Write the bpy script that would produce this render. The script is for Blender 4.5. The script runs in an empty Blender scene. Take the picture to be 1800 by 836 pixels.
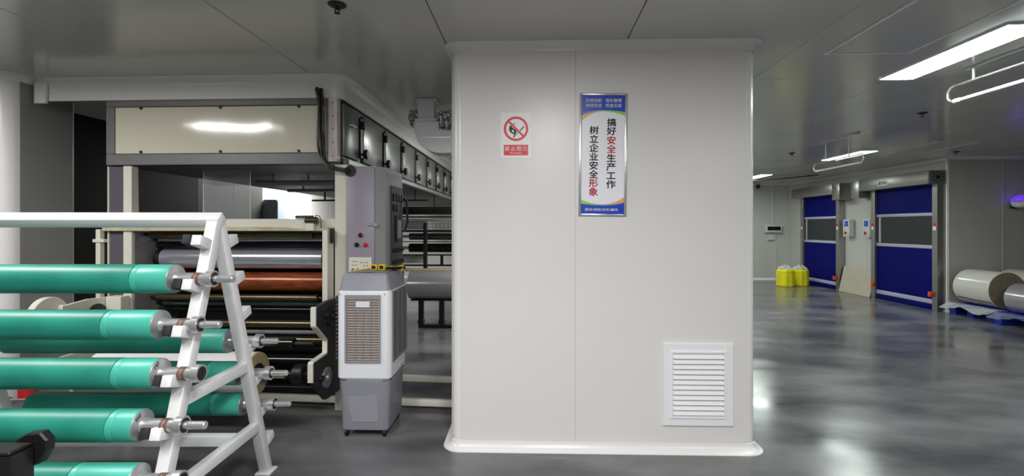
import bpy, bmesh, math, random
from mathutils import Matrix, Vector
random.seed(7)
PI = math.pi
S = bpy.context.scene
COL = S.collection
YAW = math.atan(38 / 840)

# ------------------------------------------------------------------ camera
cam_d = bpy.data.cameras.new('camera')
cam_d.sensor_width = 36
cam_d.lens = 36 * 840 / 1800
cam_d.shift_y = -19 / 1800
cam_d.clip_start = 0.05
cam = bpy.data.objects.new('camera', cam_d)
cam.location = (0, 0, 1.64)
cam.rotation_euler = (PI / 2, 0, YAW)
COL.objects.link(cam)
S.camera = cam

# ------------------------------------------------------------------ world, exposure, lamps outside the frame
w = bpy.data.worlds.new('world'); S.world = w; w.use_nodes = True
w.node_tree.nodes['Background'].inputs[0].default_value = (.8, .9, 1, 1)
w.node_tree.nodes['Background'].inputs[1].default_value = .05
S.view_settings.view_transform = 'Standard'
S.view_settings.look = 'None'
S.view_settings.gamma = 1
S.view_settings.use_curve_mapping = False
S.view_settings.exposure = 2.3
LED = (1, .99, .98)
LED_E = 8.0

def ceiling_lamp(x, y, along_x=False, k=1.0):
    d = bpy.data.lights.new('ceiling_lamp', 'AREA')
    d.shape = 'RECTANGLE'
    d.size, d.size_y = (1.2, .3) if along_x else (.3, 1.2)
    d.energy = LED_E * PI * .36 * k
    d.color = LED
    o = bpy.data.objects.new('ceiling_lamp', d)
    o.location = (x, y, 2.985)
    COL.objects.link(o)

for a in ((-4.0, 2.2, True, 1.6), (.3, .6, False, 2.0), (-1.6, .2, False, 1.8), (.6, -2.4, False, 2.0), (3.3, -1.0, False, 1.2), (5.95, 3.9), (5.95, -1.0),
          (3.3, 8.9), (3.3, 13.0), (.7, 9.2), (.7, 13.0), (-4.55, 10.4, False, 4.0), (-.1, 6.9, False, 1.5)):  # last one: unseen, added behind the shaft to brighten duct and oven doors
    ceiling_lamp(*a)

# ------------------------------------------------------------------ materials
def lin(c):
    return tuple(((v / 255) / 12.92 if v <= 10 else ((v / 255 + .055) / 1.055) ** 2.4) for v in c) + (1,)

def mat(name, c, rough=.5, metal=0, var=0.0, scale=6.0, bump=0.0, bscale=40, stretch=(1, 1, 1), c2=None, rvar=0, spec=.5, emit=None, es=0, coat=0, detail=4):
    m = bpy.data.materials.new(name); m.use_nodes = True
    nt = m.node_tree; p = nt.nodes['Principled BSDF']
    col = lin(c)
    p.inputs['Base Color'].default_value = col
    p.inputs['Roughness'].default_value = rough
    p.inputs['Metallic'].default_value = metal
    p.inputs['Specular IOR Level'].default_value = spec
    p.inputs['Coat Weight'].default_value = coat
    if emit:
        p.inputs['Emission Color'].default_value = lin(emit); p.inputs['Emission Strength'].default_value = es
    if var or c2 or bump or rvar:
        tc = nt.nodes.new('ShaderNodeTexCoord'); mp = nt.nodes.new('ShaderNodeMapping')
        mp.inputs['Scale'].default_value = stretch
        nt.links.new(tc.outputs['Object'], mp.inputs['Vector'])
    if var or c2 or rvar:
        n = nt.nodes.new('ShaderNodeTexNoise'); n.inputs['Scale'].default_value = scale; n.inputs['Detail'].default_value = detail
        nt.links.new(mp.outputs[0], n.inputs['Vector'])
        if var or c2:
            r = nt.nodes.new('ShaderNodeValToRGB')
            r.color_ramp.elements[0].position = .32; r.color_ramp.elements[1].position = .68
            if c2: a_, b_ = lin(c2), col
            else:
                a_ = tuple(v * (1 - var) for v in col[:3]) + (1,); b_ = tuple(min(1, v * (1 + var)) for v in col[:3]) + (1,)
            r.color_ramp.elements[0].color = a_; r.color_ramp.elements[1].color = b_
            nt.links.new(n.outputs['Fac'], r.inputs[0]); nt.links.new(r.outputs[0], p.inputs['Base Color'])
        if rvar:
            mr = nt.nodes.new('ShaderNodeMapRange')
            mr.inputs['From Min'].default_value = .3; mr.inputs['From Max'].default_value = .7
            mr.inputs['To Min'].default_value = max(0, rough - rvar); mr.inputs['To Max'].default_value = rough + rvar
            nt.links.new(n.outputs['Fac'], mr.inputs['Value']); nt.links.new(mr.outputs[0], p.inputs['Roughness'])
    if bump:
        n2 = nt.nodes.new('ShaderNodeTexNoise'); n2.inputs['Scale'].default_value = bscale
        nt.links.new(mp.outputs[0], n2.inputs['Vector'])
        b = nt.nodes.new('ShaderNodeBump'); b.inputs['Strength'].default_value = bump; b.inputs['Distance'].default_value = .02
        nt.links.new(n2.outputs['Fac'], b.inputs['Height']); nt.links.new(b.outputs[0], p.inputs['Normal'])
    return m

def film_mat(name, c=(235, 240, 245), alpha=.25, rough=.12, bump=.6, bscale=14):
    m = mat(name, c, rough, 0, bump=bump, bscale=bscale, spec=.8)
    m.node_tree.nodes['Principled BSDF'].inputs['Alpha'].default_value = alpha
    return m

M = {}
M['panel_white'] = mat('panel_white', (226, 224, 222), .32, var=.015, scale=1.2)
M['trim_white'] = mat('trim_white', (232, 230, 229), .25)
M['wall_grey'] = mat('wall_grey', (196, 196, 190), .35, var=.02, scale=1.5)
M['ceiling'] = mat('ceiling', (194, 193, 186), .17, var=.02, scale=.8, rvar=.04, spec=.7, bump=.02, bscale=1.6)
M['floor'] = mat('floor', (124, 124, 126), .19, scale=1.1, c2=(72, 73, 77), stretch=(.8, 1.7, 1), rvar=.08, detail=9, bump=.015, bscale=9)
M['vent_white'] = mat('vent_white', (240, 240, 243), .35)
M['dark'] = mat('dark', (26, 26, 28), .5)
M['black'] = mat('black', (16, 16, 17), .45, var=.1)
M['black_gloss'] = mat('black_gloss', (20, 20, 22), .12)
M['rubber'] = mat('rubber', (38, 38, 42), .7)
M['rack_white'] = mat('rack_white', (232, 233, 233), .35, var=.02, scale=8)
M['green'] = mat('green', (54, 164, 142), .42, scale=2.4, c2=(34, 128, 110), stretch=(1, 1.5, 1.5), spec=.4)  # darker blotches: smudges, with shade on the rollers put into the colour
M['green_end'] = mat('green_end', (72, 180, 160), .4)
M['green_groove'] = mat('green_groove', (20, 110, 95), .5)
M['steel'] = mat('steel', (216, 216, 218), .28, .75)
M['steel_dull'] = mat('steel_dull', (172, 172, 174), .38, .55, var=.1, scale=18, rvar=.1)
M['stainless'] = mat('stainless', (165, 163, 158), .34, .9)
M['chrome'] = mat('chrome', (200, 204, 214), .2, .7)
M['bearing_dark'] = mat('bearing_dark', (60, 56, 52), .4, .6)
M['tape_brown'] = mat('tape_brown', (112, 78, 66), .5, var=.3, scale=60)
M['cream'] = mat('cream', (226, 222, 208), .3, var=.02)
M['cream_panel'] = mat('cream_panel', (222, 216, 196), .1, bump=.8, bscale=1.0, stretch=(1.5, 1, .6))
M['grey_frame'] = mat('grey_frame', (122, 121, 121), .4, var=.06, scale=9)
M['lilac'] = mat('lilac', (150, 142, 156), .4, var=.03)
M['lilac_dark'] = mat('lilac_dark', (94, 92, 99), .4)
M['cab_side'] = mat('cab_side', (170, 172, 172), .4)
M['oven_steel'] = mat('oven_steel', (128, 134, 130), .3, .4, var=.05, scale=4)
M['oven_dark'] = mat('oven_dark', (58, 58, 60), .45, .3)
M['copper'] = mat('copper', (158, 88, 46), .28, .3, scale=6, c2=(116, 52, 30), stretch=(1, 6, 6))
M['olive'] = mat('olive', (96, 88, 66), .25, .7)
M['teal_steel'] = mat('teal_steel', (120, 140, 142), .2, .9)
M['cooler_white'] = mat('cooler_white', (228, 230, 234), .4)
M['cooler_grey'] = mat('cooler_grey', (146, 146, 156), .45, var=.02)
M['cooler_grille'] = mat('cooler_grille', (172, 166, 160), .5)
M['pad_brown'] = mat('pad_brown', (128, 104, 90), .8, var=.3, scale=60)
M['grille_dark'] = mat('grille_dark', (72, 72, 74), .5)
M['yellow'] = mat('yellow', (226, 190, 40), .45)
M['red'] = mat('red', (205, 35, 40), .4)
M['red_dark'] = mat('red_dark', (95, 22, 24), .3)
M['sign_white'] = mat('sign_white', (240, 240, 238), .35)
M['sign_red'] = mat('sign_red', (228, 22, 42), .4)
M['poster_blue'] = mat('poster_blue', (18, 62, 186), .3)
M['poster_white'] = mat('poster_white', (240, 240, 246), .3)
M['poster_orange'] = mat('poster_orange', (238, 170, 92), .3)
M['poster_green'] = mat('poster_green', (150, 214, 70), .3)
M['poster_sky'] = mat('poster_sky', (30, 136, 222), .3)
M['ink'] = mat('ink', (18, 18, 20), .5)
M['ink_white'] = mat('ink_white', (244, 244, 248), .5)
M['alu'] = mat('alu', (215, 216, 220), .25, .8)
M['curtain_blue'] = mat('curtain_blue', (3, 9, 100), .6, spec=.12)
M['curtain_bar'] = mat('curtain_bar', (176, 178, 196), .4)
M['curtain_window'] = mat('curtain_window', (40, 44, 48), .3)
M['board_beige'] = mat('board_beige', (186, 180, 160), .6, var=.05)
M['orange'] = mat('orange', (232, 88, 24), .4)
M['box_white'] = mat('box_white', (206, 206, 204), .4)
M['screen_blue'] = mat('screen_blue', (30, 80, 170), .2, emit=(40, 100, 200), es=.1)
M['screen_grey'] = mat('screen_grey', (140, 148, 150), .15)
M['drum_yellow'] = mat('drum_yellow', (236, 226, 20), .4, var=.08, scale=12)
M['film_roll'] = mat('film_roll', (206, 204, 196), .18, bump=.03, bscale=5, coat=.3)
M['film_end'] = mat('film_end', (150, 140, 120), .5, var=.12, scale=14)
M['film_silver'] = mat('film_silver', (178, 178, 180), .2, .55)
M['tape_yellow'] = mat('tape_yellow', (184, 140, 40), .4, var=.3, scale=30)
M['pallet_blue'] = mat('pallet_blue', (22, 52, 160), .45)
M['foil'] = mat('foil', (205, 207, 210), .12, 1, bump=1.0, bscale=30)
M['galv'] = mat('galv', (236, 237, 238), .3, .1, var=.04, scale=7)
M['kraft'] = mat('kraft', (178, 158, 122), .7, var=.12, scale=20)
M['white_film'] = mat('white_film', (232, 232, 232), .25)
M['purple'] = mat('purple', (96, 44, 190), .4, emit=(110, 60, 235), es=.16)
M['uv_tube'] = mat('uv_tube', (225, 228, 232), .12)
M['diffuser'] = mat('diffuser', (240, 240, 240), .5, emit=(242, 255, 248), es=LED_E)
M['film'] = film_mat('film', alpha=.22)
M['film_curtain'] = film_mat('film_curtain', (176, 180, 180), alpha=.42, rough=.25, bump=.3, bscale=6)
M['bag'] = film_mat('bag', (240, 242, 245), alpha=.35, rough=.15, bump=.8)

# ------------------------------------------------------------------ mesh helper
class B:
    def __init__(s): s.bm = bmesh.new(); s.soft = False
    def box(s, x0, x1, y0, y1, z0, z1, bev=0, seg=2, mx=None):
        vs = [s.bm.verts.new((x, y, z)) for z in (z0, z1) for x, y in ((x0, y0), (x1, y0), (x1, y1), (x0, y1))]
        fs = [s.bm.faces.new([vs[i] for i in q]) for q in ((3, 2, 1, 0), (4, 5, 6, 7), (0, 1, 5, 4), (1, 2, 6, 5), (2, 3, 7, 6), (3, 0, 4, 7))]
        if bev:
            es = list({e for f in fs for e in f.edges})
            r = bmesh.ops.bevel(s.bm, geom=es, offset=bev, segments=seg, affect='EDGES', profile=.5)
            vs = list({v for f in r['faces'] for v in f.verts} | {v for v in vs if v.is_valid})
        if mx is not None: bmesh.ops.transform(s.bm, matrix=mx, verts=vs)
        return s
    def obox(s, p0, p1, w_, h_, up=(0, 0, 1), bev=0, seg=2):          # bar between two points
        p0, p1 = Vector(p0), Vector(p1); d = p1 - p0; L = d.length; d.normalize()
        up = Vector(up); sx = d.cross(up).normalized(); u = sx.cross(d)
        m = Matrix(((sx.x, u.x, d.x, p0.x), (sx.y, u.y, d.y, p0.y), (sx.z, u.z, d.z, p0.z), (0, 0, 0, 1)))
        return s.box(-w_ / 2, w_ / 2, -h_ / 2, h_ / 2, 0, L, bev, seg, m)
    def lathe(s, p, d, prof, seg=24, up=None):                         # prof: (distance along d, radius)
        p, d = Vector(p), Vector(d).normalized()
        a = d.orthogonal().normalized(); b = d.cross(a)
        rings = []; seg = max(seg, 16)
        for t, r in prof:
            if r <= 1e-6: rings.append([s.bm.verts.new(p + d * t)])
            else: rings.append([s.bm.verts.new(p + d * t + (a * math.cos(2 * PI * i / seg) + b * math.sin(2 * PI * i / seg)) * r) for i in range(seg)])
        for A, C in zip(rings, rings[1:]):
            for i in range(seg):
                j = (i + 1) % seg
                if len(A) == 1 and len(C) == 1: continue
                if len(A) == 1: s.bm.faces.new((A[0], C[j], C[i]))
                elif len(C) == 1: s.bm.faces.new((A[i], A[j], C[0]))
                else: s.bm.faces.new((A[i], A[j], C[j], C[i]))
        return s
    def cyl(s, p0, p1, r, seg=24, ch=0):
        L = (Vector(p1) - Vector(p0)).length
        pr = [(0, 0), (0, r - ch), (ch, r), (L - ch, r), (L, r - ch), (L, 0)] if ch else [(0, 0), (0, r), (L, r), (L, 0)]
        return s.lathe(p0, Vector(p1) - Vector(p0), pr, seg)
    def ring(s, p0, p1, ro, ri, seg=24):
        L = (Vector(p1) - Vector(p0)).length
        return s.lathe(p0, Vector(p1) - Vector(p0), [(0, ri), (0, ro), (L, ro), (L, ri), (0, ri)], seg)
    def tube(s, pts, r, seg=8):
        s.soft = True
        pts = [Vector(p) for p in pts]; rings = []; a = None
        for i, p in enumerate(pts):
            t = (pts[min(i + 1, len(pts) - 1)] - pts[max(i - 1, 0)]).normalized()
            a = t.orthogonal().normalized() if a is None else (a - t * a.dot(t)).normalized()
            b = t.cross(a)
            rings.append([s.bm.verts.new(p + (a * math.cos(2 * PI * k / seg) + b * math.sin(2 * PI * k / seg)) * r) for k in range(seg)])
        for A, C in zip(rings, rings[1:]):
            for k in range(seg): s.bm.faces.new((A[k], A[(k + 1) % seg], C[(k + 1) % seg], C[k]))
        s.bm.faces.new(rings[0][::-1]); s.bm.faces.new(rings[-1])
        return s
    def prism(s, pts, ex, bev=0):                                       # polygon of 3-D points pushed by ex
        ex = Vector(ex)
        A = [s.bm.verts.new(p) for p in pts]; C = [s.bm.verts.new(Vector(p) + ex) for p in pts]
        n = len(A); fs = [s.bm.faces.new(A[::-1]), s.bm.faces.new(C)]
        for i in range(n): fs.append(s.bm.faces.new((A[i], A[(i + 1) % n], C[(i + 1) % n], C[i])))
        if bev:
            es = list({e for f in fs[:2] for e in f.edges})
            bmesh.ops.bevel(s.bm, geom=es, offset=bev, segments=1, affect='EDGES')
        return s
    def sweep(s, outline, prof, closed=True):                           # outline: (cx,cy,nx,ny,r); prof: (offset,z)
        rings = [[s.bm.verts.new((cx + nx * (r + o), cy + ny * (r + o), z)) for cx, cy, nx, ny, r in outline] for o, z in prof]
        n = len(outline)
        for A, C in zip(rings, rings[1:]):
            for i in range(n if closed else n - 1):
                j = (i + 1) % n
                s.bm.faces.new((A[i], A[j], C[j], C[i]))
        return s
    def grid(s, fn, nu, nv):
        vs = [[s.bm.verts.new(fn(i / nu, j / nv)) for j in range(nv + 1)] for i in range(nu + 1)]
        for i in range(nu):
            for j in range(nv): s.bm.faces.new((vs[i][j], vs[i + 1][j], vs[i + 1][j + 1], vs[i][j + 1]))
        return s
    def mesh(s, name, m, mx=None, ang=24):
        if s.soft: ang = max(ang, 50)
        bmesh.ops.recalc_face_normals(s.bm, faces=s.bm.faces)
        if mx is not None: s.bm.transform(mx)
        me = bpy.data.meshes.new(name); s.bm.to_mesh(me); s.bm.free()
        me.materials.append(M[m] if isinstance(m, str) else m)
        for p in me.polygons: p.use_smooth = True
        me.set_sharp_from_angle(angle=math.radians(ang))
        return me

def wm(o):
    return wm(o.parent) @ o.matrix_basis if o.parent else o.matrix_basis

def obj(name, b, m, parent=None, local=False, ang=24, kind=None, label=None, me=None):
    """links a mesh; b is in world coordinates unless local"""
    mx = None
    loc = None
    if me is None:
        if parent is not None and not local: mx = wm(parent).inverted()
        if parent is None:
            vs = [v.co for v in b.bm.verts]
            lo = [min(v[i] for v in vs) for i in range(3)]; hi = [max(v[i] for v in vs) for i in range(3)]
            loc = Vector(((lo[0] + hi[0]) / 2, (lo[1] + hi[1]) / 2, lo[2])); mx = Matrix.Translation(-loc)
        me = b.mesh(name, m, mx, ang)
    o = bpy.data.objects.new(name, me); COL.objects.link(o)
    if parent is not None: o.parent = parent
    if loc is not None: o.location = loc
    if kind: o['kind'] = kind
    if label: o['label'] = label
    return o

def tag(o, label, cat, group=None):
    o['label'] = label; o['category'] = cat
    if group: o['group'] = group
    return o

def thing(name, label, cat, loc=(0, 0, 0), rz=0, group=None):
    o = bpy.data.objects.new(name, None); COL.objects.link(o)
    o.empty_display_size = .1
    o.location = loc; o.rotation_euler = (0, 0, rz)
    return tag(o, label, cat, group)

def struct(name, loc=(0, 0, 0), rz=0, label=None):
    o = bpy.data.objects.new(name, None); COL.objects.link(o); o.location = loc; o.rotation_euler = (0, 0, rz); o['kind'] = 'structure'
    if label: o['label'] = label
    return o

def kids(o): return list(o.children)

def dup(o, loc=None, rz=None, label=None, group=None, parent=None):
    c = o.copy(); COL.objects.link(c)
    if parent is not None: c.parent = parent
    if loc is not None: c.location = loc
    if rz is not None: c.rotation_euler = (0, 0, rz)
    if label: c['label'] = label
    if group: c['group'] = group
    for ch in kids(o): dup(ch, parent=c)
    return c

def put(src, name, parent, loc):                                         # same mesh again as another part
    o = bpy.data.objects.new(name, src.data); COL.objects.link(o); o.parent = parent; o.location = loc
    return o

def rr(x0, x1, y0, y1, r, seg=8):                                        # rounded rectangle outline
    out = []
    for cx, cy, a0 in ((x1 - r, y0 + r, -PI / 2), (x1 - r, y1 - r, 0), (x0 + r, y1 - r, PI / 2), (x0 + r, y0 + r, PI)):
        for i in range(seg + 1):
            a_ = a0 + PI / 2 * i / seg
            out.append((cx, cy, math.cos(a_), math.sin(a_), r))
    return out

def cove(z0, z1, r, n=6):
    """concave quarter round from the wall (height r) out to the plane z0; z1 gives the side"""
    sgn = 1 if z1 > z0 else -1
    pts = []
    for i in range(n + 1):
        t = PI / 2 * i / n
        pts.append((r - r * math.sin(t), z0 + sgn * (r - r * math.cos(t))))
    return pts

# ------------------------------------------------------------------ lettering
def text_bm(body, bold=0.0, space=1.0, res=3):
    cu = bpy.data.curves.new('lettering', 'FONT'); cu.body = body; cu.size = 1; cu.resolution_u = res
    cu.offset = bold; cu.align_x = 'CENTER'; cu.space_line = space; cu.extrude = .006
    o = bpy.data.objects.new('lettering', cu); COL.objects.link(o)
    dg = bpy.context.evaluated_depsgraph_get()
    me = bpy.data.meshes.new_from_object(o.evaluated_get(dg))
    bpy.data.objects.remove(o); bpy.data.curves.remove(cu)
    b = B(); b.bm.from_mesh(me); bpy.data.meshes.remove(me)
    return b

def smear(b, k):
    if not k: return
    vs = [v for v in b.bm.verts]
    base = b.bm.faces[:] + b.bm.edges[:] + vs
    for dx, dy in ((k, 0), (-k, 0), (0, k), (0, -k)):
        r = bmesh.ops.duplicate(b.bm, geom=base)
        bmesh.ops.translate(b.bm, verts=[g for g in r['geom'] if isinstance(g, bmesh.types.BMVert)], vec=(dx, dy, 0))

def lettering(body, parent, m, org, ex, ez, w_, h_, bold=0.0, space=1.0, depth=.0006, name='lettering'):
    """fits the text in a w_ x h_ rectangle centred on org (parent's coordinates); ex right, ez up"""
    b = text_bm(body, 0, space); smear(b, bold)
    vs = [v.co for v in b.bm.verts]
    if not vs: return None
    x0, x1 = min(v.x for v in vs), max(v.x for v in vs); y0, y1 = min(v.y for v in vs), max(v.y for v in vs)
    ex, ez = Vector(ex).normalized(), Vector(ez).normalized(); n = ex.cross(ez)
    sx, sz = w_ / (x1 - x0), h_ / (y1 - y0)
    org = Vector(org)
    for v in b.bm.verts:
        c = v.co.copy()
        v.co = org + ex * ((c.x - (x0 + x1) / 2) * sx) + ez * ((c.y - (y0 + y1) / 2) * sz) + n * (depth if c.z > 0 else 0)
    return obj(name, b, m, parent, local=True)

# ================================================================== STRUCTURE
H = 3.0
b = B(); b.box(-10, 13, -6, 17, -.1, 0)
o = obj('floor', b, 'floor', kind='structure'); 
# ceiling: sandwich panels with narrow joints on a backing
ceil = struct('ceiling', (0, 0, H))
b = B(); b.box(-10, 13, -6, 17, H + .045, H + .1); obj('backing', b, 'dark', ceil)
pm = B().box(-.662, .662, -1.346, 1.346, 0, .04, .004, 1).mesh('panel', 'ceiling')
xs = -.65 - 1.33 * 7
for i in range(17):
    for j in range(9):
        o = bpy.data.objects.new('panel', pm); COL.objects.link(o); o.parent = ceil
        o.location = (xs + 1.33 * (i + .5), 4.5 - 2.7 * 4 + 2.7 * (j + .5), 0)

# big boxed-in shaft in the middle
ox, oy = -.615, 3.52
pil = struct('wall_center', (ox, oy, 0), math.radians(1.0))
PW, PD = 2.245, 2.5
ol = rr(0, PW, 0, PD, .075)
b = B(); b.sweep(ol, [(-.004, .0), (-.004, H)]); obj('corner_trim', b, 'trim_white', pil, local=True)
for x0, x1 in ((.077, .9215), (.9245, PW - .077)):
    b = B(); b.box(x0, x1, -.003, .02, .0, H, .002, 1); obj('panel', b, 'panel_white', pil, local=True)
for y0 in (0,):
    b = B(); b.box(PW - .02, PW + .003, .077, PD - .077, 0, H, .002, 1); obj('panel', b, 'panel_white', pil, local=True)
    b = B(); b.box(-.003, .02, .077, PD - .077, 0, H, .002, 1); obj('panel', b, 'panel_white', pil, local=True)
b = B(); b.sweep(ol, [(.0, .066), (.005, .062)] + [(o_, z) for o_, z in cove(.004, 1, .058)][::-1][0:0] + [(r_ + .004, z_) for r_, z_ in ((.0 + .058 * (1 - math.cos(t * PI / 12)), .004 + .058 * (1 - math.sin(t * PI / 12))) for t in range(7))] + [(.062, 0)])
obj('base_trim', b, 'trim_white', pil, local=True)
b = B(); b.sweep(ol, [(.0, H - .066), (.005, H - .062)] + [(.004 + .052 * (1 - math.cos(t * PI / 12)), H - .004 - .058 * (1 - math.sin(t * PI / 12))) for t in range(7)] + [(.056, H)])
obj('cove_trim', b, 'trim_white', pil, local=True)

def on_pillar(x, z, dy=0):
    """point on the shaft's front face; x measured as if the face stood square"""
    c, s_ = math.cos(math.radians(1.0)), math.sin(math.radians(1.0))
    lx = x - ox
    return (ox + lx * c - dy * s_, oy + lx * s_ + dy * c - .003 * c, z)

# left wall block with a rounded corner, fascia along the machine
wl = struct('wall_left', (-4.6, 3.93, 0))
ol2 = rr(-9.9, -4.6, 3.93, 4.66, .13)
b = B(); b.sweep(ol2, [(0, 0), (0, H)]); obj('corner_trim', b, 'trim_white', wl)
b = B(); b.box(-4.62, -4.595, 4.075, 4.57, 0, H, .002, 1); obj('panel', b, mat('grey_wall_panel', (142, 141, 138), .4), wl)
b = B(); b.sweep(ol2, [(.0, H - .07), (.005, H - .066)] + [(.004 + .056 * (1 - math.cos(t * PI / 12)), H - .004 - .062 * (1 - math.sin(t * PI / 12))) for t in range(7)] + [(.06, H)])
obj('cove_trim', b, 'trim_white', wl)

fo = [(-4.53, 4.3, 0, -1, .1)] + [(-1.82, 4.3, math.cos(-PI / 2 + PI / 2 * i / 10), math.sin(-PI / 2 + PI / 2 * i / 10), .1) for i in range(11)] + [(-1.82, 14, 1, 0, .1)]
fa = struct('trim_1', (-3, 4.2, 2.8), label='white coved fascia hanging from the ceiling around the machine')
pr = [(-.02, H), (-.02, 2.8), (0, 2.8), (0, H - .075), (.005, H - .07)] + [(.004 + .06 * (1 - math.cos(t * PI / 12)), H - .004 - .066 * (1 - math.sin(t * PI / 12))) for t in range(7)] + [(.064, H)]
b = B(); b.sweep(fo, pr, closed=False); obj('fascia', b, 'trim_white', fa)
b = B(); b.box(-4.56, -4.45, 4.16, 4.19, 2.77, 2.995, .006, 2); obj('end_cap', b, 'trim_white', fa)
b = B(); b.box(-4.47, -4.455, 4.185, 4.196, 2.81, 2.94, .004, 1); obj('joint_strip', b, 'trim_white', fa)

# outer walls
def panel_wall(name, p0, p1, t, pw, m='wall_grey', trims=True, off=0.0):
    """row of wall panels from p0 to p1; the visible face is on the left-hand side of p0->p1 turned right"""
    p0, p1 = Vector((p0[0], p0[1], 0)), Vector((p1[0], p1[1], 0)); d = (p1 - p0); L = d.length; d.normalize()
    n = Vector((d.y, -d.x, 0))
    r = struct(name, tuple(p0), math.atan2(d.y, d.x))
    b = B(); b.box(0, L, .012, t, 0, H); obj('backing', b, 'wall_grey', r, local=True)
    x = off
    x = 0.0
    first = off or pw
    while x < L - .01:
        e = min(L, x + (first if x == 0 else pw))
        b = B(); b.box(x + .0015, e - .0015, 0, .014, 0, H, .003, 1); obj('panel', b, m, r, local=True)
        x = e
    if trims:
        for z0, sg in ((0, 1), (H, -1)):
            pts = [(0, 0 if sg > 0 else 0)]
            prof = [(0.0, z0 + sg * .06)] + [(-.055 * (1 - math.cos(t_ * PI / 8)), z0 + sg * .058 * (1 - math.sin(t_ * PI / 8))) for t_ in range(5)] + [(0, z0)]
            b = B(); b.prism([(0, y_, z_) for y_, z_ in prof], (L, 0, 0)); obj('base_trim' if sg > 0 else 'cove_trim', b, 'trim_white', r, local=True)
    return r

FW = 9.62
wr = panel_wall('wall_right', (8.0, 15.3), (8.0, FW + .03), .2, 1.15)
ws = panel_wall('wall_front_right', (8.0, FW), (12.9, FW), .2, 1.07)
b = B(); b.sweep([(8.03, FW + .03, math.cos(PI + PI / 2 * i / 8), math.sin(PI + PI / 2 * i / 8), .034) for i in range(9)], [(0, 0), (0, H)], closed=False)
obj('corner_trim', b, 'trim_white', ws)
b = B(); b.box(9.015, 9.045, FW - .008, FW, 0, H, .002, 1); obj('joint_strip', b, 'wall_grey', ws)
wb = panel_wall('wall_back', (-9.9, 15.3), (8.0, 15.3), .2, 1.15, off=.62)
w2 = panel_wall('wall_back_left', (-5.5, 4.66), (-5.5, 15.3), .2, 1.15, trims=False)
w6 = panel_wall('wall_shade_left', (-5.47, 4.67), (-5.47, 7.55), .02, 1.44, m=mat('shade_panel', (20, 20, 18), .6, spec=.2), trims=False)  # dark skin over the back-left wall; its lack of light is put into the colour
w7 = panel_wall('wall_half_shade_left', (-5.47, 7.55), (-5.47, 9.42), .02, .935, m=mat('half_shade_panel', (66, 68, 65), .5, spec=.3), trims=False)  # half-lit stretch of the same wall, its shade put into a grey colour
w3 = panel_wall('wall_behind', (12.9, -5.8), (-9.8, -5.8), .15, 1.33, trims=False)
w4 = panel_wall('wall_far_right', (12.8, FW), (12.8, -5.8), .15, 1.33, trims=False)
w5 = panel_wall('wall_far_left', (-9.8, -5.8), (-9.8, 3.93), .15, 1.33, trims=False)

# ------------------------------------------------------------------ rapid roller doors (part of the setting)
def make_door(name, y0, y1, motor_far, label):
    """y0 near edge, y1 far edge of the opening on the right wall; X=7.84 jamb face"""
    r = struct(name, (8.0, (y0 + y1) / 2, 0), label=label)
    J = 7.84
    for a0, a1 in ((y0 - .12, y0), (y1, y1 + .12)):
        b = B(); b.box(J, 7.998, a0, a1, .0, 2.5, .004, 1)
        j = obj('side_jamb', b, 'stainless', r)
        b = B(); b.box(J - .004, J + .002, a0 + .03, a1 - .03, 1.66, 1.72); obj('red_sticker', b, 'red', j)
        b = B(); b.box(J - .004, J + .002, a0 + .03, a1 - .03, 1.58, 1.658); obj('white_sticker', b, 'sign_white', j)
        yy = a0 if a0 < y0 else a1
        b = B(); b.box(J - .07, J - .001, a1 - .03 if a0 < y0 else a0 - .02, a1 + .02 if a0 < y0 else a0 + .03, .27, .37, .012, 2)
        obj('sensor', b, 'orange', j)
    yc = (y0, y1)
    for nm, z0, z1, mt, x_ in (('curtain_panel', .1, 1.22, 'curtain_blue', 7.90), ('curtain_window', 1.27, 1.87, 'curtain_window', 7.905), ('curtain_panel', 1.92, 2.49, 'curtain_blue', 7.90)):
        b = B(); b.box(x_, x_ + .012, y0 + .002, y1 - .002, z0, z1); obj(nm, b, mt, r)
    for z0, z1 in ((.12, .21), (1.21, 1.28), (1.865, 1.93)):
        b = B(); b.box(7.885, 7.925, y0 + .002, y1 - .002, z0, z1, .008, 2); obj('cross_bar', b, 'curtain_bar', r)
    b = B(); b.box(7.892, 7.92, y0 + .002, y1 - .002, 0, .12, .01, 2); obj('bottom_seal', b, 'curtain_blue', r)
    # bright frame edge seen through the window
    b = B(); b.box(7.895, 7.9045, y1 - .12, y1 - .06, 1.29, 1.86); obj('guide_strip', b, 'cab_side', r)
    hy0, hy1 = y0 - .13, y1 + .25
    b = B(); b.box(7.66, 7.998, hy0, hy1, 2.48, 2.75, .012, 2); hd = obj('header_box', b, 'stainless', r)
    if motor_far:
        b = B(); b.box(7.66, 7.998, hy1 + .004, hy1 + .3, 2.33, 2.75, .01, 2); obj('motor_cover', b, 'stainless', r)
        b = B(); b.box(7.67, 7.99, hy0 - .012, hy0 - .001, 2.485, 2.745, .004, 1); ec = obj('end_plate', b, 'oven_steel', r)
        b = B()
        for i in range(8):
            b.cyl((7.83 + .1 * math.cos(i * PI / 4), hy0 - .02, 2.615 + .09 * math.sin(i * PI / 4)), (7.83 + .1 * math.cos(i * PI / 4), hy0 - .011, 2.615 + .09 * math.sin(i * PI / 4)), .011, 8)
        b.cyl((7.83, hy0 - .03, 2.615), (7.83, hy0 - .011, 2.615), .035, 14)
        obj('bolts', b, 'bearing_dark', ec)
    else:
        b = B(); b.box(7.66, 7.998, hy0 - .3, hy0 - .004, 2.33, 2.75, .01, 2); obj('motor_cover', b, 'stainless', r)
    return r

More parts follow.
